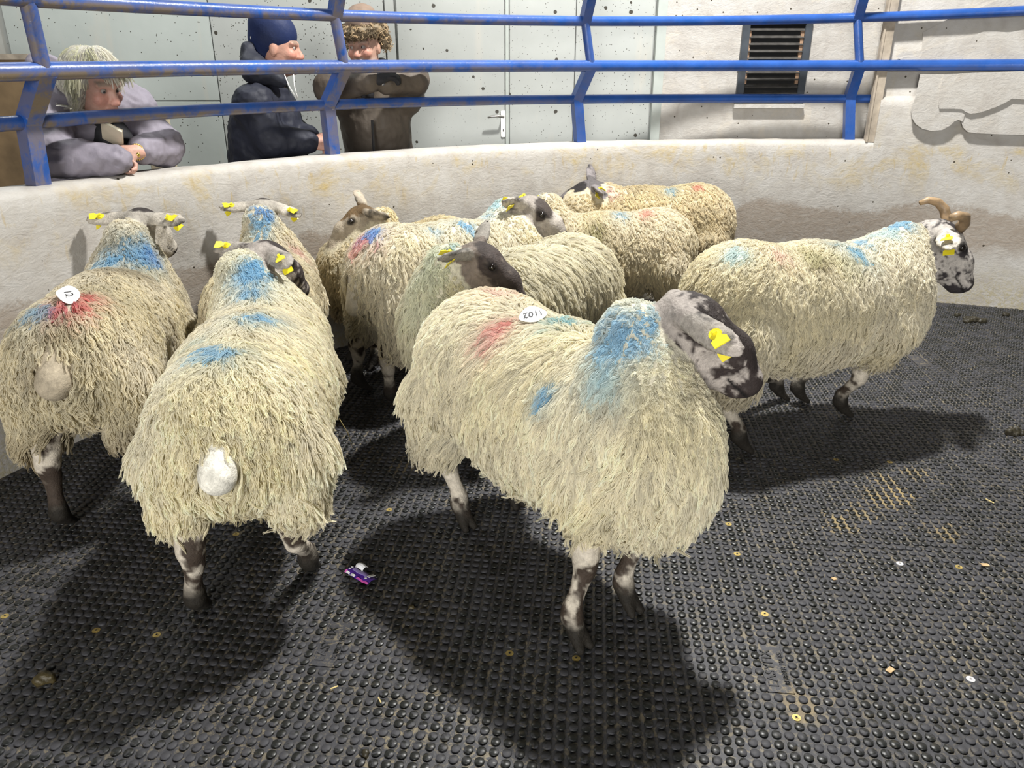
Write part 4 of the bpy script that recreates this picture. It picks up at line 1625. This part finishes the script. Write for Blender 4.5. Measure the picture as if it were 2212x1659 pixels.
def hand_prims(S, wrist, d, pn, side, curl=40, k=1.0, t='skin', grow=0.0, fwd_spread=1.0):
    """wrist point, d hand direction, pn back-of-hand normal, side: +1 thumb lies along cross(pn, d)"""
    w_ = np.array(wrist, float)
    d = np.array(d, float)
    d /= np.linalg.norm(d)
    pn = np.array(pn, float)
    pn -= d * (pn @ d)
    pn /= np.linalg.norm(pn)
    s = np.cross(pn, d) * side
    R = np.stack([d, s, pn], 1)
    S.ell(w_ + d * .048 * k, np.array([.050, .040, .017]) * k + grow, R, .012, t)
    S.cap(w_ - d * .03, w_ + d * .03, .026 * k + grow, .026 * k + grow, .015, t)
    for i, (off, ln) in enumerate(((.028, .070), (.010, .078), (-.009, .073), (-.027, .058))):
        p = w_ + d * .083 * k + s * off * k
        an = 0.0
        for j, (f_, r_) in enumerate(((.45, .0092), (.32, .0085), (.23, .0076))):
            an += math.radians(curl * (1.0 if j else .7)) * (1 + .06 * i)
            q = p + (d * math.cos(an) - pn * math.sin(an)) * ln * f_ * k + s * off * .06
            S.cap(p, q, (r_ + .0006) * k + grow, r_ * k + grow, .005, t)
            p = q
    p = w_ + d * .022 * k + s * .030 * k
    q = p + (d * .62 + s * .62 - pn * .25) * .042 * k
    S.cap(p, q, .0125 * k + grow, .0108 * k + grow, .012, t)
    S.cap(q, q + (d * .95 + s * .15 - pn * .28) * .032 * k, .0105 * k + grow, .0085 * k + grow, .006, t)


def face_cols(v, c, R, k, skin, lips=(.42, .17, .14), brow=(.20, .16, .12), stubble=None):
    hl = ((v - np.array(c)) @ R) / k
    x, y, z = hl[:, 0], np.abs(hl[:, 1]), hl[:, 2]
    col = np.repeat(np.array(skin)[None], len(v), 0) * (1 + .22 * (fbm(v, 60, 3)[:, None] - .5))
    red = np.maximum(sstep(.045, .015, np.sqrt((x - .08) ** 2 + (y - .045) ** 2 + (z + .03) ** 2)), sstep(.035, .012, np.sqrt((x - .115) ** 2 + y ** 2 + (z + .038) ** 2)))
    col = col * (1 - .38 * red[:, None]) + np.array([.58, .20, .15]) * .38 * red[:, None]
    if stubble is not None:
        m = sstep(-.045, -.075, z) * (x > .0) * .65 + sstep(.014, .007, np.abs(z + .057)) * (y < .03) * (x > .08) * .4
        col = col * (1 - m[:, None]) + np.array(stubble) * m[:, None]
    lp = ((np.abs(z + .0735) < .011) & (y < .026) & (x > .08)).astype(float)
    mo = ((np.abs(z + .0735) < .0028) & (y < .027) & (x > .075)).astype(float)
    col = col * (1 - .6 * lp[:, None]) + np.array(lips) * .6 * lp[:, None]
    col = col * (1 - mo[:, None]) + np.array([.09, .04, .035]) * mo[:, None]
    br = sstep(.012, .006, np.abs(z - .030 + .10 * np.maximum(y - .035, 0))) * ((y > .012) & (y < .056) & (x > .055))
    col = col * (1 - .7 * br[:, None]) + np.array(brow) * .7 * br[:, None]
    lid = sstep(.020, .012, np.sqrt((x - .082) ** 2 + (y - .032) ** 2 + ((z - .001) * 1.5) ** 2))
    col = col * (1 - .35 * lid[:, None])
    return col


def finish(S, name, mat, parent, org, colf, relax_it=1, disp=None):
    v, q = S.mesh()
    v = relax(v, q, relax_it, .4)
    if disp is not None:
        v = v + vnormals(v, q) * disp(v)[:, None]
    me = np_mesh(name, v - org, q, 4)
    vcol(me, colf(v))
    return link(name, me, mat, parent, True), v, q


def eyes(H, R, org, parent, look=(0, 0), k=1.0):
    for q in (-1, 1):
        c = H(.076, .031 * q, .001)
        e_ = MB().sphere(tuple(c - org), .0122 * k, seg=14, rings=10).build('eye', M_WHITE_EYE, parent, True)
        d = R @ np.array([1.0, look[0], look[1]])
        d /= np.linalg.norm(d)
        MB().sphere(tuple(c + d * .0075 * k - org), .0062 * k, seg=12, rings=8).build('iris', M_IRIS, e_, True)


def wrinkles(amp, sc=9.0):
    def f(v):
        a = fbm(v * np.array([1, 1, 1.6]), sc, 3) - .5
        b = np.abs(fbm(v + 17, sc * 1.7, 2) - .5)
        c = np.abs(fbm(v * np.array([1.2, 1.2, .8]) + 41, sc * 3.0, 2) - .5)
        return amp * (a * 1.6 - b * 1.6 - c * .9 + .3)
    return f


def bounds(pts, m):
    p = np.array(pts)
    return p.min(0) - m, p.max(0) + m


def flat_col(c, var=.15, sc=8):
    return lambda v: np.array(c)[None] * (1 + var * 2 * (fbm(v, sc, 3)[:, None] - .5))


def person(label, head_c, R, hk, neck_b, chest, hips, shl, elb, wri, feet, skin, jacket, jr, trousers, hands, h=.0065, stubble=None, brow=(.2, .16, .12), hem=.80, collar=.10, jtag='jacket', look=(0, 0), cuffs=.0, fat=1.0, wr=.012, gloves=False):
    org = np.array([hips[0], hips[1], 0.0])
    root = tag(empty('person', tuple(org)), label, 'person', None)
    head_c, neck_b, chest, hips = (np.array(p, float) for p in (head_c, neck_b, chest, hips))
    shl, elb, wri, feet = ([np.array(p, float) for p in x] for x in (shl, elb, wri, feet))
    lo, hi = bounds([head_c, head_c + R[:, 0] * .13, hips, chest] + shl + elb + wri + feet, .19)
    lo[2] = -.01
    S = SDF(lo, hi, h)
    H = head_prims(S, head_c, R, hk)
    S.cap(neck_b, H(-.025, 0, -.07), .062, .056, .04, 'skin')
    sh = shl[0] - shl[1]
    shd = sh / np.linalg.norm(sh)
    up = chest - hips
    up /= np.linalg.norm(up)
    fw = np.cross(shd, up)
    B = np.stack([fw, shd, up], 1)
    S.ell(chest, (.105, .155, .19), B, .05, 'skin')
    S.ell((chest + hips) / 2, (.10, .14, .2), B, .05, 'skin')
    S.ell(hips, (.11, .15, .13), B, .05, 'skin')
    S.cap(shl[0], shl[1], .06, .06, .05, 'skin')
    S.cap(chest + up * .1, neck_b, .07, .058, .04, 'skin')
    for i in range(2):
        S.chain([shl[i], elb[i], wri[i]], [.050, .038, .027], .025, 'skin')
        hd, pn, sd, cu = hands[i]
        hand_prims(S, wri[i], hd, pn, sd, cu)
        lh_ = hips + shd * (.085 if i == 0 else -.085)
        kn = lh_ * .5 + feet[i] * .5 + fw * .02
        S.chain([lh_, kn, feet[i] + np.array([0, 0, .08]) - fw * .02], [.085, .058, .042], .03, 'skin')
        S.cap(feet[i] + np.array([0, 0, .045]) - fw * .05, feet[i] + np.array([0, 0, .035]) + fw * .14, .038, .032, .02, 'skin')
    finish(S, 'body', M_SKIN, root, org, lambda v: face_cols(v, head_c, R, hk, skin, brow=brow, stubble=stubble))
    eyes(H, R, org, root, look, hk)
    # jacket
    J = SDF(lo, hi, .009)
    J.ell(chest, (.145 * fat, .20, .22), B, .06)
    J.ell(chest * .5 + hips * .5, (.150 * fat, .195, .24), B, .06)
    hem_p = hips + up * 0
    J.ell(hips, (.155 * fat, .205, .19), B, .06)
    J.cap(shl[0], shl[1], .085 * jr, .085 * jr, .06)
    for i in range(2):
        J.cap(shl[i], elb[i], .080 * jr, .072 * jr, .04)
        dd = wri[i] - elb[i]
        ln = np.linalg.norm(dd)
        cf = cuffs[i] if isinstance(cuffs, tuple) else cuffs
        J.cap(elb[i], elb[i] + dd * max(0.2, (1 - cf / ln)), .072 * jr, .052 * jr, .03)
    nb = neck_b + up * .03
    J.cap(chest + up * .12, nb, .10, .085, .05)
    # collar open at the neck
    J.cap(nb + up * 0.02 + fw * .03, H(.02, 0, -.10), .055, .05, .02, None, True)
    jo, jv, jq = finish(J, jtag, M_CLOTH, root, org, flat_col(jacket, .10, 5), 2, wrinkles(wr))
    T = SDF(lo, hi, .012)
    T.ell(hips - up * .03, (.135, .175, .15), B, .05)
    for i in range(2):
        lh_ = hips + shd * (.085 if i == 0 else -.085)
        kn = lh_ * .5 + feet[i] * .5 + fw * .02
        T.chain([lh_, kn, feet[i] + np.array([0, 0, .10]) - fw * .02], [.11, .085, .075], .03)
    finish(T, 'trousers', M_CLOTH, root, org, flat_col(trousers), 1, wrinkles(.006))
    for i in range(2):
        Bt = SDF(feet[i] - .25, feet[i] + .25, .011)
        Bt.cap(feet[i] + np.array([0, 0, .055]) - fw * .05, feet[i] + np.array([0, 0, .052]) + fw * .15, .054, .048, .03)
        Bt.cap(feet[i] + np.array([0, 0, .055]) - fw * .03, feet[i] + np.array([0, 0, .2]) - fw * .03, .055, .06, .03)
        finish(Bt, 'boot', M_CLOTH, root, org, flat_col((.03, .026, .022)))
    return root, org, H, B, (jv, jq)


def frame(yaw, pitch, roll=0):
    return rot_head(yaw, pitch, roll)


ctc = lambda px, py, dz=.058: atz(px, py, 1.008) + np.array([0, 0, dz])

# --- woman leaning on the wall
RA = frame(-22, -15, 3)
hA = ray(204, 184) * 3.19 + np.array([0, 0, EYE])
shL = ray(282, 232) * 3.42 + np.array([0, 0, EYE])
shR = ray(112, 238) * 3.20 + np.array([0, 0, EYE])
neckA = (shL + shR) / 2 + np.array([.02, -.03, .03])
chA = (shL + shR) / 2 + np.array([-.05, .06, -.12])
hpA = np.array([-2.10, 3.78, .90])
eL, wL = ctc(358, 360, .090), ctc(302, 373, .084)
eR, wR = ctc(116, 383, .084), ctc(234, 381, .068)
LILAC = (.235, .215, .255)
rootA, orgA, HA, BA, _ = person('person with grey hair in a lilac padded jacket leaning on the wall', hA, RA, 1.06, neckA, chA, hpA, [shL, shR], [eL, eR], [wL, wR],
                                [(-2.06, 3.98, 0), (-2.24, 3.72, 0)], (.56, .33, .26), LILAC, 1.16, (.04, .04, .05),
                                [(ray(246, 330) * 3.17 + np.array([0, 0, EYE]) - wL, (.1, -.75, .65), 1, 40), ((.6, .7, -.15), (-.2, .3, .9), -1, 60)], cuffs=(.050, -.05), fat=1.25, wr=.016, brow=(.32, .27, .22), look=(-.25, -.2))
# hood lying on the back
Hd_ = SDF(chA - .5, chA + .5, .009)
hp0 = ray(96, 150) * 3.33 + np.array([0, 0, EYE])
hp1 = ray(150, 205) * 3.36 + np.array([0, 0, EYE])
Hd_.cap(hp0, hp1, .075, .10, .05)
Hd_.cap(hp1, ray(245, 190) * 3.5 + np.array([0, 0, EYE]), .09, .06, .05)
Hd_.cap(hp0 + np.array([.06, -.05, .02]), hp1 + np.array([.05, -.06, .03]), .045, .06, .03, None, True)
finish(Hd_, 'hood', M_CLOTH, rootA, orgA, flat_col(LILAC, .1, 5), 2, wrinkles(.012))
# grey hair: bob with a fringe
Sh = SDF(hA - .26, hA + .26, .008)
k = 1.06
Sh.ell(HA(-.035, 0, .045), np.array([.108, .088, .090]) * k, RA, .04)
Sh.ell(HA(-.06, 0, -.02), np.array([.085, .095, .10]) * k, RA, .04)
for q in (-1, 1):
    Sh.cap(HA(.0, .080 * q, .03), HA(-.005, .084 * q, -.055), .034 * k, .028 * k, .03)
Sh.cap(HA(.075, .05, .075), HA(.092, -.03, .060), .022 * k, .018 * k, .03)
Sh.cap(HA(.075, 0, .075), HA(.03, 0, .11), .03 * k, .04 * k, .04)
Sh.ell(HA(.075, 0, -.045), np.array([.085, .064, .108]) * k, RA, .012, None, True)
GREY = np.array([.60, .575, .50])
ho, hv, hq = finish(Sh, 'hair', M_CLOTH, rootA, orgA, lambda v: GREY[None] * .7 * (1 + .5 * (fbm(v, 25, 3)[:, None] - .5)), 2)
hn = vnormals(hv, hq)
tri = np.concatenate([hq[:, [0, 1, 2]], hq[:, [0, 2, 3]]])
rsA = np.random.default_rng(21)
crown = HA(-.03, -.02, .14)


def flowA(p, n):
    d = p - crown
    d = d / (np.linalg.norm(d, axis=1)[:, None] + .02)
    return d + np.array([0, 0, -.5]) + RA[:, 0] * -.25


hlh = ((hv - hA) @ RA) / k
hmask = np.where((hlh[:, 0] > .030) & (hlh[:, 2] < .085), 0.0, 1.0)
p_, n_, St, rad, sv = grow_locks(hv, tri, hn, hmask, 2600, 5, 8, .075, .0, .0014, .0055, .0008, flowA, rsA, None, .45)
cb = np.repeat((GREY * 1.35)[None], len(p_), 0) * rsA.uniform(.7, 1.25, (len(p_), 1))
cb = cb * (1 - .35 * sstep(.5, .65, fbm(p_, 20, 2))[:, None] * np.array([.3, .2, .6]))
cc = np.clip(np.repeat(cb, 5, 0)[:, None, :] * np.ones((1, 8, 1)), 0, .9)
tag(hair_curves('hair_strands', St - orgA, rad, cc, M_WOOL, rootA), kind='stuff')
# dark jumper at the neck, gold bracelet
Jm = SDF(chA - .4, chA + .5, .011)
Jm.cap(neckA - np.array([0, 0, .02]), chA + np.array([.14, -.11, -.02]), .078, .085, .03)
finish(Jm, 'jumper', M_BLACK, rootA, orgA, flat_col((.02, .02, .03)))
wd = (wL - eL) / np.linalg.norm(wL - eL)
wc = wL + wd * -.006
mb = MB()
s1 = np.cross(wd, [0, 0, 1.0])
s1 /= np.linalg.norm(s1)
s2 = np.cross(s1, wd)
for i in range(22):
    an = 2 * PI * i / 22
    pc = wc + (s1 * math.cos(an) + s2 * math.sin(an)) * .0305
    mb.sphere(tuple(pc - orgA), .0052, seg=8, rings=6)
br = mb.build('bracelet', M_GOLD, rootA, True)
dc = wc + (-s1 * .0 - s2 * .012) + (ray(293, 352) * -1 / np.linalg.norm(ray(293, 352))) * .031
MB().sphere(tuple(dc - orgA), (.012, .010, .012), seg=12, rings=8).build('watch_face', M_GOLD, br, True)
# catalogue in her hand
bc = ray(243, 290) * 3.17 + np.array([0, 0, EYE])
bk = tag(empty('booklet', tuple(bc - np.array([0, 0, .04]))), 'cream sale catalogue held in the hand of the person in lilac', 'booklet')
M_BOOK = plain('catalogue_cover', (.50, .44, .34), .5, var=.1, scale=20)
M_PAGE = plain('catalogue_pages', (.72, .68, .55), .7)
Rb = Matrix.Rotation(math.radians(30), 4, 'Z') @ Matrix.Rotation(math.radians(-38), 4, 'X') @ Matrix.Rotation(math.radians(38), 4, 'Y')
for nm_, off, sz_, m_ in (('cover', (0, 0, .006), (.085, .115, .0025), M_BOOK), ('pages', (.002, 0, 0), (.080, .111, .010), M_PAGE), ('cover', (0, 0, -.006), (.085, .115, .0025), M_BOOK)):
    o = MB().box((0, 0, 0), sz_, None, .0008).build(nm_, m_, bk)
    o.matrix_local = Matrix.Translation((0, 0, .04)) @ Rb @ Matrix.Translation(off)

# --- man in the navy beanie, side on
RB = frame(4, -4, 0)
hB = ray(602, 103) * 3.98 + np.array([0, 0, EYE])
shBm = np.array([hB[0] - .115, hB[1] + .02, hB[2] - .275])
shBL, shBR = shBm + np.array([.0, .19, 0]), shBm + np.array([0, -.165, 0])
wBR = ray(672, 307) * 4.05 + np.array([0, 0, EYE])
eBR = ray(588, 303) * 4.00 + np.array([0, 0, EYE])
wBL = ray(668, 300) * 4.12 + np.array([0, 0, EYE])
eBL = np.array([shBL[0] + .05, shBL[1] + .06, eBR[2] + .02])
NAVY = (.020, .022, .034)
rootB, orgB, HB, BB, _ = person('person in navy beanie and dark padded coat, standing side on behind the wall', hB, RB, 1.03, shBm + np.array([.05, 0, .07]), shBm + np.array([.0, 0, -.13]), np.array([shBm[0] - .02, shBm[1] + .02, .90]),
                                [shBL, shBR], [eBL, eBR], [wBL, wBR], [(shBm[0], shBm[1] + .14, 0), (shBm[0], shBm[1] - .06, 0)],
                                (.50, .27, .20), NAVY, 1.22, (.03, .03, .035),
                                [((.9, -.3, -.25), (.3, -.2, .9), -1, 45), ((.95, .15, -.15), (.2, -.8, .5), 1, 45)], cuffs=.02, fat=1.3, wr=.014, look=(.05, 0))
Sb = SDF(hB - .25, hB + .27, .007)
Sb.ell(HB(-.022, 0, .060), np.array([.118, .094, .105]), RB, .03)
Sb.ell(HB(-.050, 0, .110), np.array([.090, .080, .075]), RB, .05)
Sb.cap(HB(-.075, 0, .02), HB(-.085, 0, -.03), .075, .060, .03)
Sb.ell(HB(.09, 0, -.065), np.array([.125, .16, .092]), RB, .008, None, True)
bo, _, _ = finish(Sb, 'beanie', M_CLOTH, rootB, orgB, flat_col((.012, .022, .075), .2, 12), 2)
lg = HB(-.118, -.058, .035)
MB().sphere(tuple(lg - orgB), (.006, .004, .012), seg=8, rings=6).build('logo_patch', M_WHITEC, bo, True)
# folded hood, pale lining, zip cords
Sg = SDF(hB - .4, hB + .3, .009)
Sg.cap(HB(-.12, .05, -.03), HB(-.13, -.05, -.03), .05, .05, .04)
Sg.cap(HB(-.10, .09, -.11), HB(-.10, -.10, -.11), .065, .065, .05)
Sg.cap(HB(-.10, -.10, -.11), HB(.02, -.09, -.15), .055, .035, .05)
Sg.cap(HB(-.08, 0, -.04), HB(.02, 0, -.10), .075, .085, .02, None, True)
finish(Sg, 'hood', M_CLOTH, rootB, orgB, flat_col((.022, .024, .034), .2, 8), 2, wrinkles(.010))
MB().tube([HB(-.095, -.065, -.03) - orgB, HB(-.075, -.078, -.085) - orgB, HB(-.03, -.082, -.105) - orgB, HB(.0, -.075, -.115) - orgB], [.006, .012, .014, .007], 10).build('hood_lining', plain('grey_fleece', (.35, .34, .32), .8), rootB, True)
for q_ in (0, 1):
    a_ = ray(614 + 20 * q_, 160) * (3.86 + .03 * q_) + np.array([0, 0, EYE])
    b_ = ray(640 + 3 * q_, 212) * (3.86 + .03 * q_) + np.array([0, 0, EYE])
    MB().tube([a_ - orgB, (a_ + b_) / 2 - orgB + np.array([-.006, 0, 0]), b_ - orgB], .0026, 8).build('hood_cord', M_WHITEC, rootB, True)

# --- man in the fur hat, arms folded on the bottom rail
RCm = frame(-104, -6, 2)
hC = ray(786, 100) * 4.17 + np.array([0, 0, EYE])
shCm = np.array([hC[0] + .01, hC[1] + .13, hC[2] - .255])
shCL, shCR = shCm + np.array([.195, 0, .0]), shCm + np.array([-.185, 0, .0])
rz = lambda px, py, t_: ray(px, py) * t_ + np.array([0, 0, EYE])
eCL, wCL = rz(893, 172, 4.17), rz(828, 182, 4.03)
eCR, wCR = rz(712, 189, 4.12), rz(806, 175, 3.97)
BROWN = (.098, .080, .064)
rootC, orgC, HC, BC, _ = person('person in fur trimmed hat and brown coat with arms folded on the rail', hC, RCm, 1.02, shCm + np.array([0, -.07, .06]), shCm + np.array([0, .02, -.13]), np.array([shCm[0], shCm[1] + .10, .90]),
                                [shCL, shCR], [eCL, eCR], [wCL, wCR], [(shCm[0] + .12, shCm[1] + .14, 0), (shCm[0] - .12, shCm[1] + .14, 0)],
                                (.47, .28, .21), BROWN, 1.10, (.03, .03, .03),
                                [((-.9, .1, -.12), (0, -.5, .8), -1, 30), ((.85, .25, .28), (0, -.4, .9), 1, 30)], cuffs=.02, fat=1.05, wr=.011, stubble=(.40, .38, .36), look=(-.5, -.05))
for (w_, hd_, pn_, sd_) in ((wCL, (-.9, .1, -.12), (0, -.5, .8), -1), (wCR, (.85, .25, .28), (0, -.4, .9), 1)):
    G_ = SDF(w_ - .24, w_ + .24, .0065)
    hand_prims(G_, w_, hd_, pn_, sd_, 30, grow=.004)
    finish(G_, 'glove', M_BLACK, rootC, orgC, flat_col((.02, .02, .02)))
dW = wCL + np.array([.0, -.036, .008])
wt = MB().cyl(dW - orgC, dW - orgC + Vector((0, -.008, .001)), .017, n=18).build('wristwatch', M_ZIP, rootC)
MB().cyl(dW - orgC + Vector((0, -.008, .001)), dW - orgC + Vector((0, -.0095, .0012)), .0125, n=18).build('dial', M_PAPER, wt)
Sc = SDF(hC - .27, hC + .29, .008)
Sc.ell(HC(-.015, 0, .100), np.array([.108, .090, .085]), RCm, .03)
Sc.ell(HC(-.02, 0, .155), np.array([.075, .062, .045]), RCm, .04)
Sc.ell(HC(.03, 0, -.04), np.array([.14, .14, .10]), RCm, .01, None, True)
hato, _, _ = finish(Sc, 'hat', M_CLOTH, rootC, orgC, flat_col((.20, .145, .11), .2, 14), 2, wrinkles(.007, 14))
Sf = SDF(hC - .27, hC + .27, .008)
ringp = [HC(-.012 + .112 * math.cos(t), .092 * math.sin(t), .082 - .012 * math.cos(t)) for t in np.linspace(0, 2 * PI, 17)]
for a_, b_ in zip(ringp[:-1], ringp[1:]):
    Sf.cap(a_, b_, .024, .024, .02)
for q in (-1, 1):
    Sf.cap(HC(-.045, .092 * q, .07), HC(-.065, .098 * q, .0), .030, .026, .02)
Sf.cap(HC(-.10, .05, .03), HC(-.10, -.05, .03), .035, .035, .02)
FURC = np.array([.36, .28, .18])
fo, fv, fq = finish(Sf, 'fur_trim', M_CLOTH, hato, orgC, flat_col(FURC * .6, .3, 30), 1)
fo.parent = hato
fn_ = vnormals(fv, fq)
tri = np.concatenate([fq[:, [0, 1, 2]], fq[:, [0, 2, 3]]])
p_, n_, St, rad, sv = grow_locks(fv, tri, fn_, np.ones(len(fv)), 1100, 8, 6, .026, 1.0, .0035, .004, .0011, lambda p, n: rsA.normal(0, 1, p.shape), rsA)
cb = FURC[None] * np.where(fbm(p_, 40, 2)[:, None] > .53, 1.7, .75) * rsA.uniform(.6, 1.35, (len(p_), 1))
cc = np.clip(np.repeat(cb, 8, 0)[:, None, :] * (0.6 + .5 * sv)[None, :, None], 0, .9)
tag(hair_curves('fur', St - orgC, rad, cc, M_WOOL, hato), kind='stuff')
# scarf and front zip
Ss = SDF(hC - .35, hC + .2, .009)
nC = shCm + np.array([0, -.03, .06])
for q in (-1, 1):
    Ss.cap(HC(-.05, .07 * q, -.10), nC + np.array([.0, -.10, -.05]), .034, .030, .02)
Ss.cap(HC(-.07, .06, -.10), HC(-.07, -.06, -.10), .035, .035, .02)
finish(Ss, 'scarf', M_BLACK, rootC, orgC, flat_col((.015, .015, .015)))
za, zb = shCm + np.array([.02, -.165, -.12]), shCm + np.array([.015, -.165, -.27])
MB().tube([za - orgC + np.array([0, -.03, 0]), zb - orgC + np.array([0, -.03, -.3])], .007, 8).build('zip', M_ZIP, rootC)

# ------------------------------------------------------------------ small things on the mat
M_DUNG = plain('dung', (.035, .030, .018), .45, var=.5, scale=60, bmp=.6)
M_DUNG2 = plain('olive_dung', (.055, .042, .016), .5, var=.5, scale=90, bmp=.6)
M_STRAW = plain('straw', (.62, .50, .22), .6, var=.2, scale=80)
M_CHIP = plain('pale_chip', (.55, .38, .20), .6, var=.3, scale=80)


def lump(px, py, parts, mat, label, cat='dung'):
    g_ = atz(px, py)
    S_ = SDF(g_ - np.array([.15, .15, .02]), g_ + np.array([.15, .15, .12]), .004)
    for (dx, dy, dz, r1, r2, r3) in parts:
        S_.ell(g_ + np.array([dx, dy, dz]), (r1, r2, r3), None, .008)
    v_, q_ = S_.mesh()
    v_ = v_ + vnormals(v_, q_) * ((fbm(v_, 90, 3) - .5) * .010)[:, None]
    v_[:, 2] = np.maximum(v_[:, 2], .0004)
    me = np_mesh('dung', v_ - g_, q_, 4)
    o = link('dung', me, mat, None, True)
    o.location = g_
    return tag(o, label, cat)


lump(97, 1477, [(-.008, 0, .012, .020, .016, .016), (.012, .006, .013, .016, .013, .015), (0, .008, .018, .012, .012, .011)], M_DUNG2, 'olive dung pellet lying on the mat near the left front corner')
lump(2190, 940, [(-.02, 0, .014, .018, .016, .018), (.01, .01, .02, .018, .016, .018), (.03, 0, .012, .013, .014, .014), (0, -.012, .010, .015, .012, .012)], M_DUNG, 'dark lumpy dung heap near the right edge of the mat')
lump(2108, 697, [(-.05, 0, .01, .03, .02, .016), (-.01, .01, .016, .03, .022, .02), (.035, 0, .012, .035, .02, .016), (.0, .06, .01, .05, .02, .012)], M_DUNG, 'flat dark dung pile beyond the horned ewe by the wall')
lump(2068, 684, [(0, 0, .010, .02, .014, .014)], M_DUNG, 'small dung dropping between the horned ewe and the dung pile')
lump(2172, 683, [(0, 0, .010, .022, .014, .014), (.02, .01, .008, .012, .01, .01)], M_DUNG, 'small dung dropping close to the wall at the far right')
lump(790, 1632, [(0, 0, .006, .010, .009, .008)], M_DUNG, 'tiny wet dung crumb at the front edge of the mat')
lump(890, 1315, [(0, 0, .006, .010, .008, .008)], M_DUNG2, 'dung crumb in the shadow edge beside the purple wrapper')


def bit(name, px, py, ln, wd, rot_, mat, label, cat):
    g_ = atz(px, py, .006)
    o = MB().box((0, 0, .0015), (ln, wd, .002), None, .0006).build(name, mat)
    o.location = g_ - np.array([0, 0, .0012])
    o.rotation_euler = (0, math.radians(4), math.radians(rot_))
    tag(o, label, cat)


bit('straw', 2138, 1082, .030, .005, -60, M_STRAW, 'short yellow straw stub on the mat near the tan muck', 'straw')
bit('straw', 722, 1485, .020, .004, 35, M_STRAW, 'bright straw stub beside the black screw hole', 'straw')
bit('straw', 820, 1512, .018, .003, -60, M_STRAW, 'thin straw bit among studs in front of the purple wrapper', 'straw')
bit('wood_chip', 1540, 1053, .022, .014, 70, M_CHIP, 'pale wood chip on the mat right of the nearest ewe', 'chip')
bit('wood_chip', 1923, 1447, .024, .014, 40, M_CHIP, 'tan wood chip on the mat above the white washer', 'chip')
bit('wood_chip', 2128, 1220, .024, .014, 5, M_CHIP, 'flat tan wood chip beside a brass washer', 'chip')
bit('wood_chip', 1802, 1250, .015, .012, 20, M_CHIP, 'small orange wood chip casting a dark shadow', 'chip')
# straw caught under the broad ewe
a_, b_ = atz(733, 905, .30), atz(762, 968, .12)
o = MB().tube([(0, 0, 0), tuple((b_ - a_) * .5 + np.array([.006, 0, .004])), tuple(b_ - a_)], [.0016, .0016, .001], 6).build('straw_stalk', M_STRAW, None, True)
o.location = a_
tag(o, 'thin straw stalk hanging from the flank of the broad cream ewe', 'straw')

# sweet wrapper
g_ = atz(780, 1250)
wrp = tag(empty('wrapper', tuple(g_), math.radians(-38)), 'purple and lilac sweet wrapper lying between two ewes', 'wrapper')
M_PURP = plain('purple_foil', (.075, .022, .26), .25, spec=.6, var=.2, scale=60)
M_LIL = plain('lilac_print', (.34, .26, .62), .35)
M_PINK = plain('pink_foil', (.62, .10, .42), .3)
M_FOIL = plain('white_wrapper_inside', (.86, .86, .88), .35)
def sheet(name, x0, x1, y0, y1, zf, mat, n_=10):
    bm_ = bmesh.new()
    g1 = [[bm_.verts.new((x0 + (x1 - x0) * i / n_, y0 + (y1 - y0) * j / 4, zf(i / n_, j / 4))) for j in range(5)] for i in range(n_ + 1)]
    for i in range(n_):
        for j in range(4):
            bm_.faces.new((g1[i][j], g1[i + 1][j], g1[i + 1][j + 1], g1[i][j + 1]))
    ex = bmesh.ops.extrude_face_region(bm_, geom=list(bm_.faces))
    for v_ in [q for q in ex['geom'] if isinstance(q, bmesh.types.BMVert)]:
        v_.co.z -= .0012
    bmesh.ops.recalc_face_normals(bm_, faces=bm_.faces)
    me_ = bpy.data.meshes.new(name)
    bm_.to_mesh(me_)
    bm_.free()
    return link(name, me_, mat, wrp, False)


zb = lambda i, j: .012 + .007 * math.sin(PI * j) + .0015 * math.sin(9 * i + 3 * j)
sheet('sleeve', -.048, .050, -.019, .019, zb, M_PURP)
sheet('print_band', -.032, .030, -.004, .010, lambda i, j: zb(i, .4 + .35 * j) + .0022, M_LIL)
sheet('white_strip', -.046, -.008, -.0195, -.0135, lambda i, j: zb(i, .12 * j) + .0022, M_FOIL)
sheet('pink_edge', .002, .050, -.0205, -.0155, lambda i, j: zb(i, .1 * j) + .0020, M_PINK)
sheet('pink_edge', -.050, -.044, -.020, -.012, lambda i, j: zb(0, .2 * j) + .0022, M_PINK)
sheet('torn_flap', -.040, -.006, .012, .036, lambda i, j: .016 + .012 * j * (1 - j) * 3 + .006 * math.sin(3 * i), M_FOIL)
sheet('torn_flap', .030, .040, -.002, .022, lambda i, j: zb(.8, .5 + .4 * j) + .003, M_FOIL)
for x_, y_ in ((-.040, .003), (-.040, -.006), (.034, -.010)):
    MB().sphere((x_, y_, zb(.1, .5) + .0030), (.0045, .0035, .0006), seg=10, rings=6).build('printed_dot', M_FOIL, wrp)
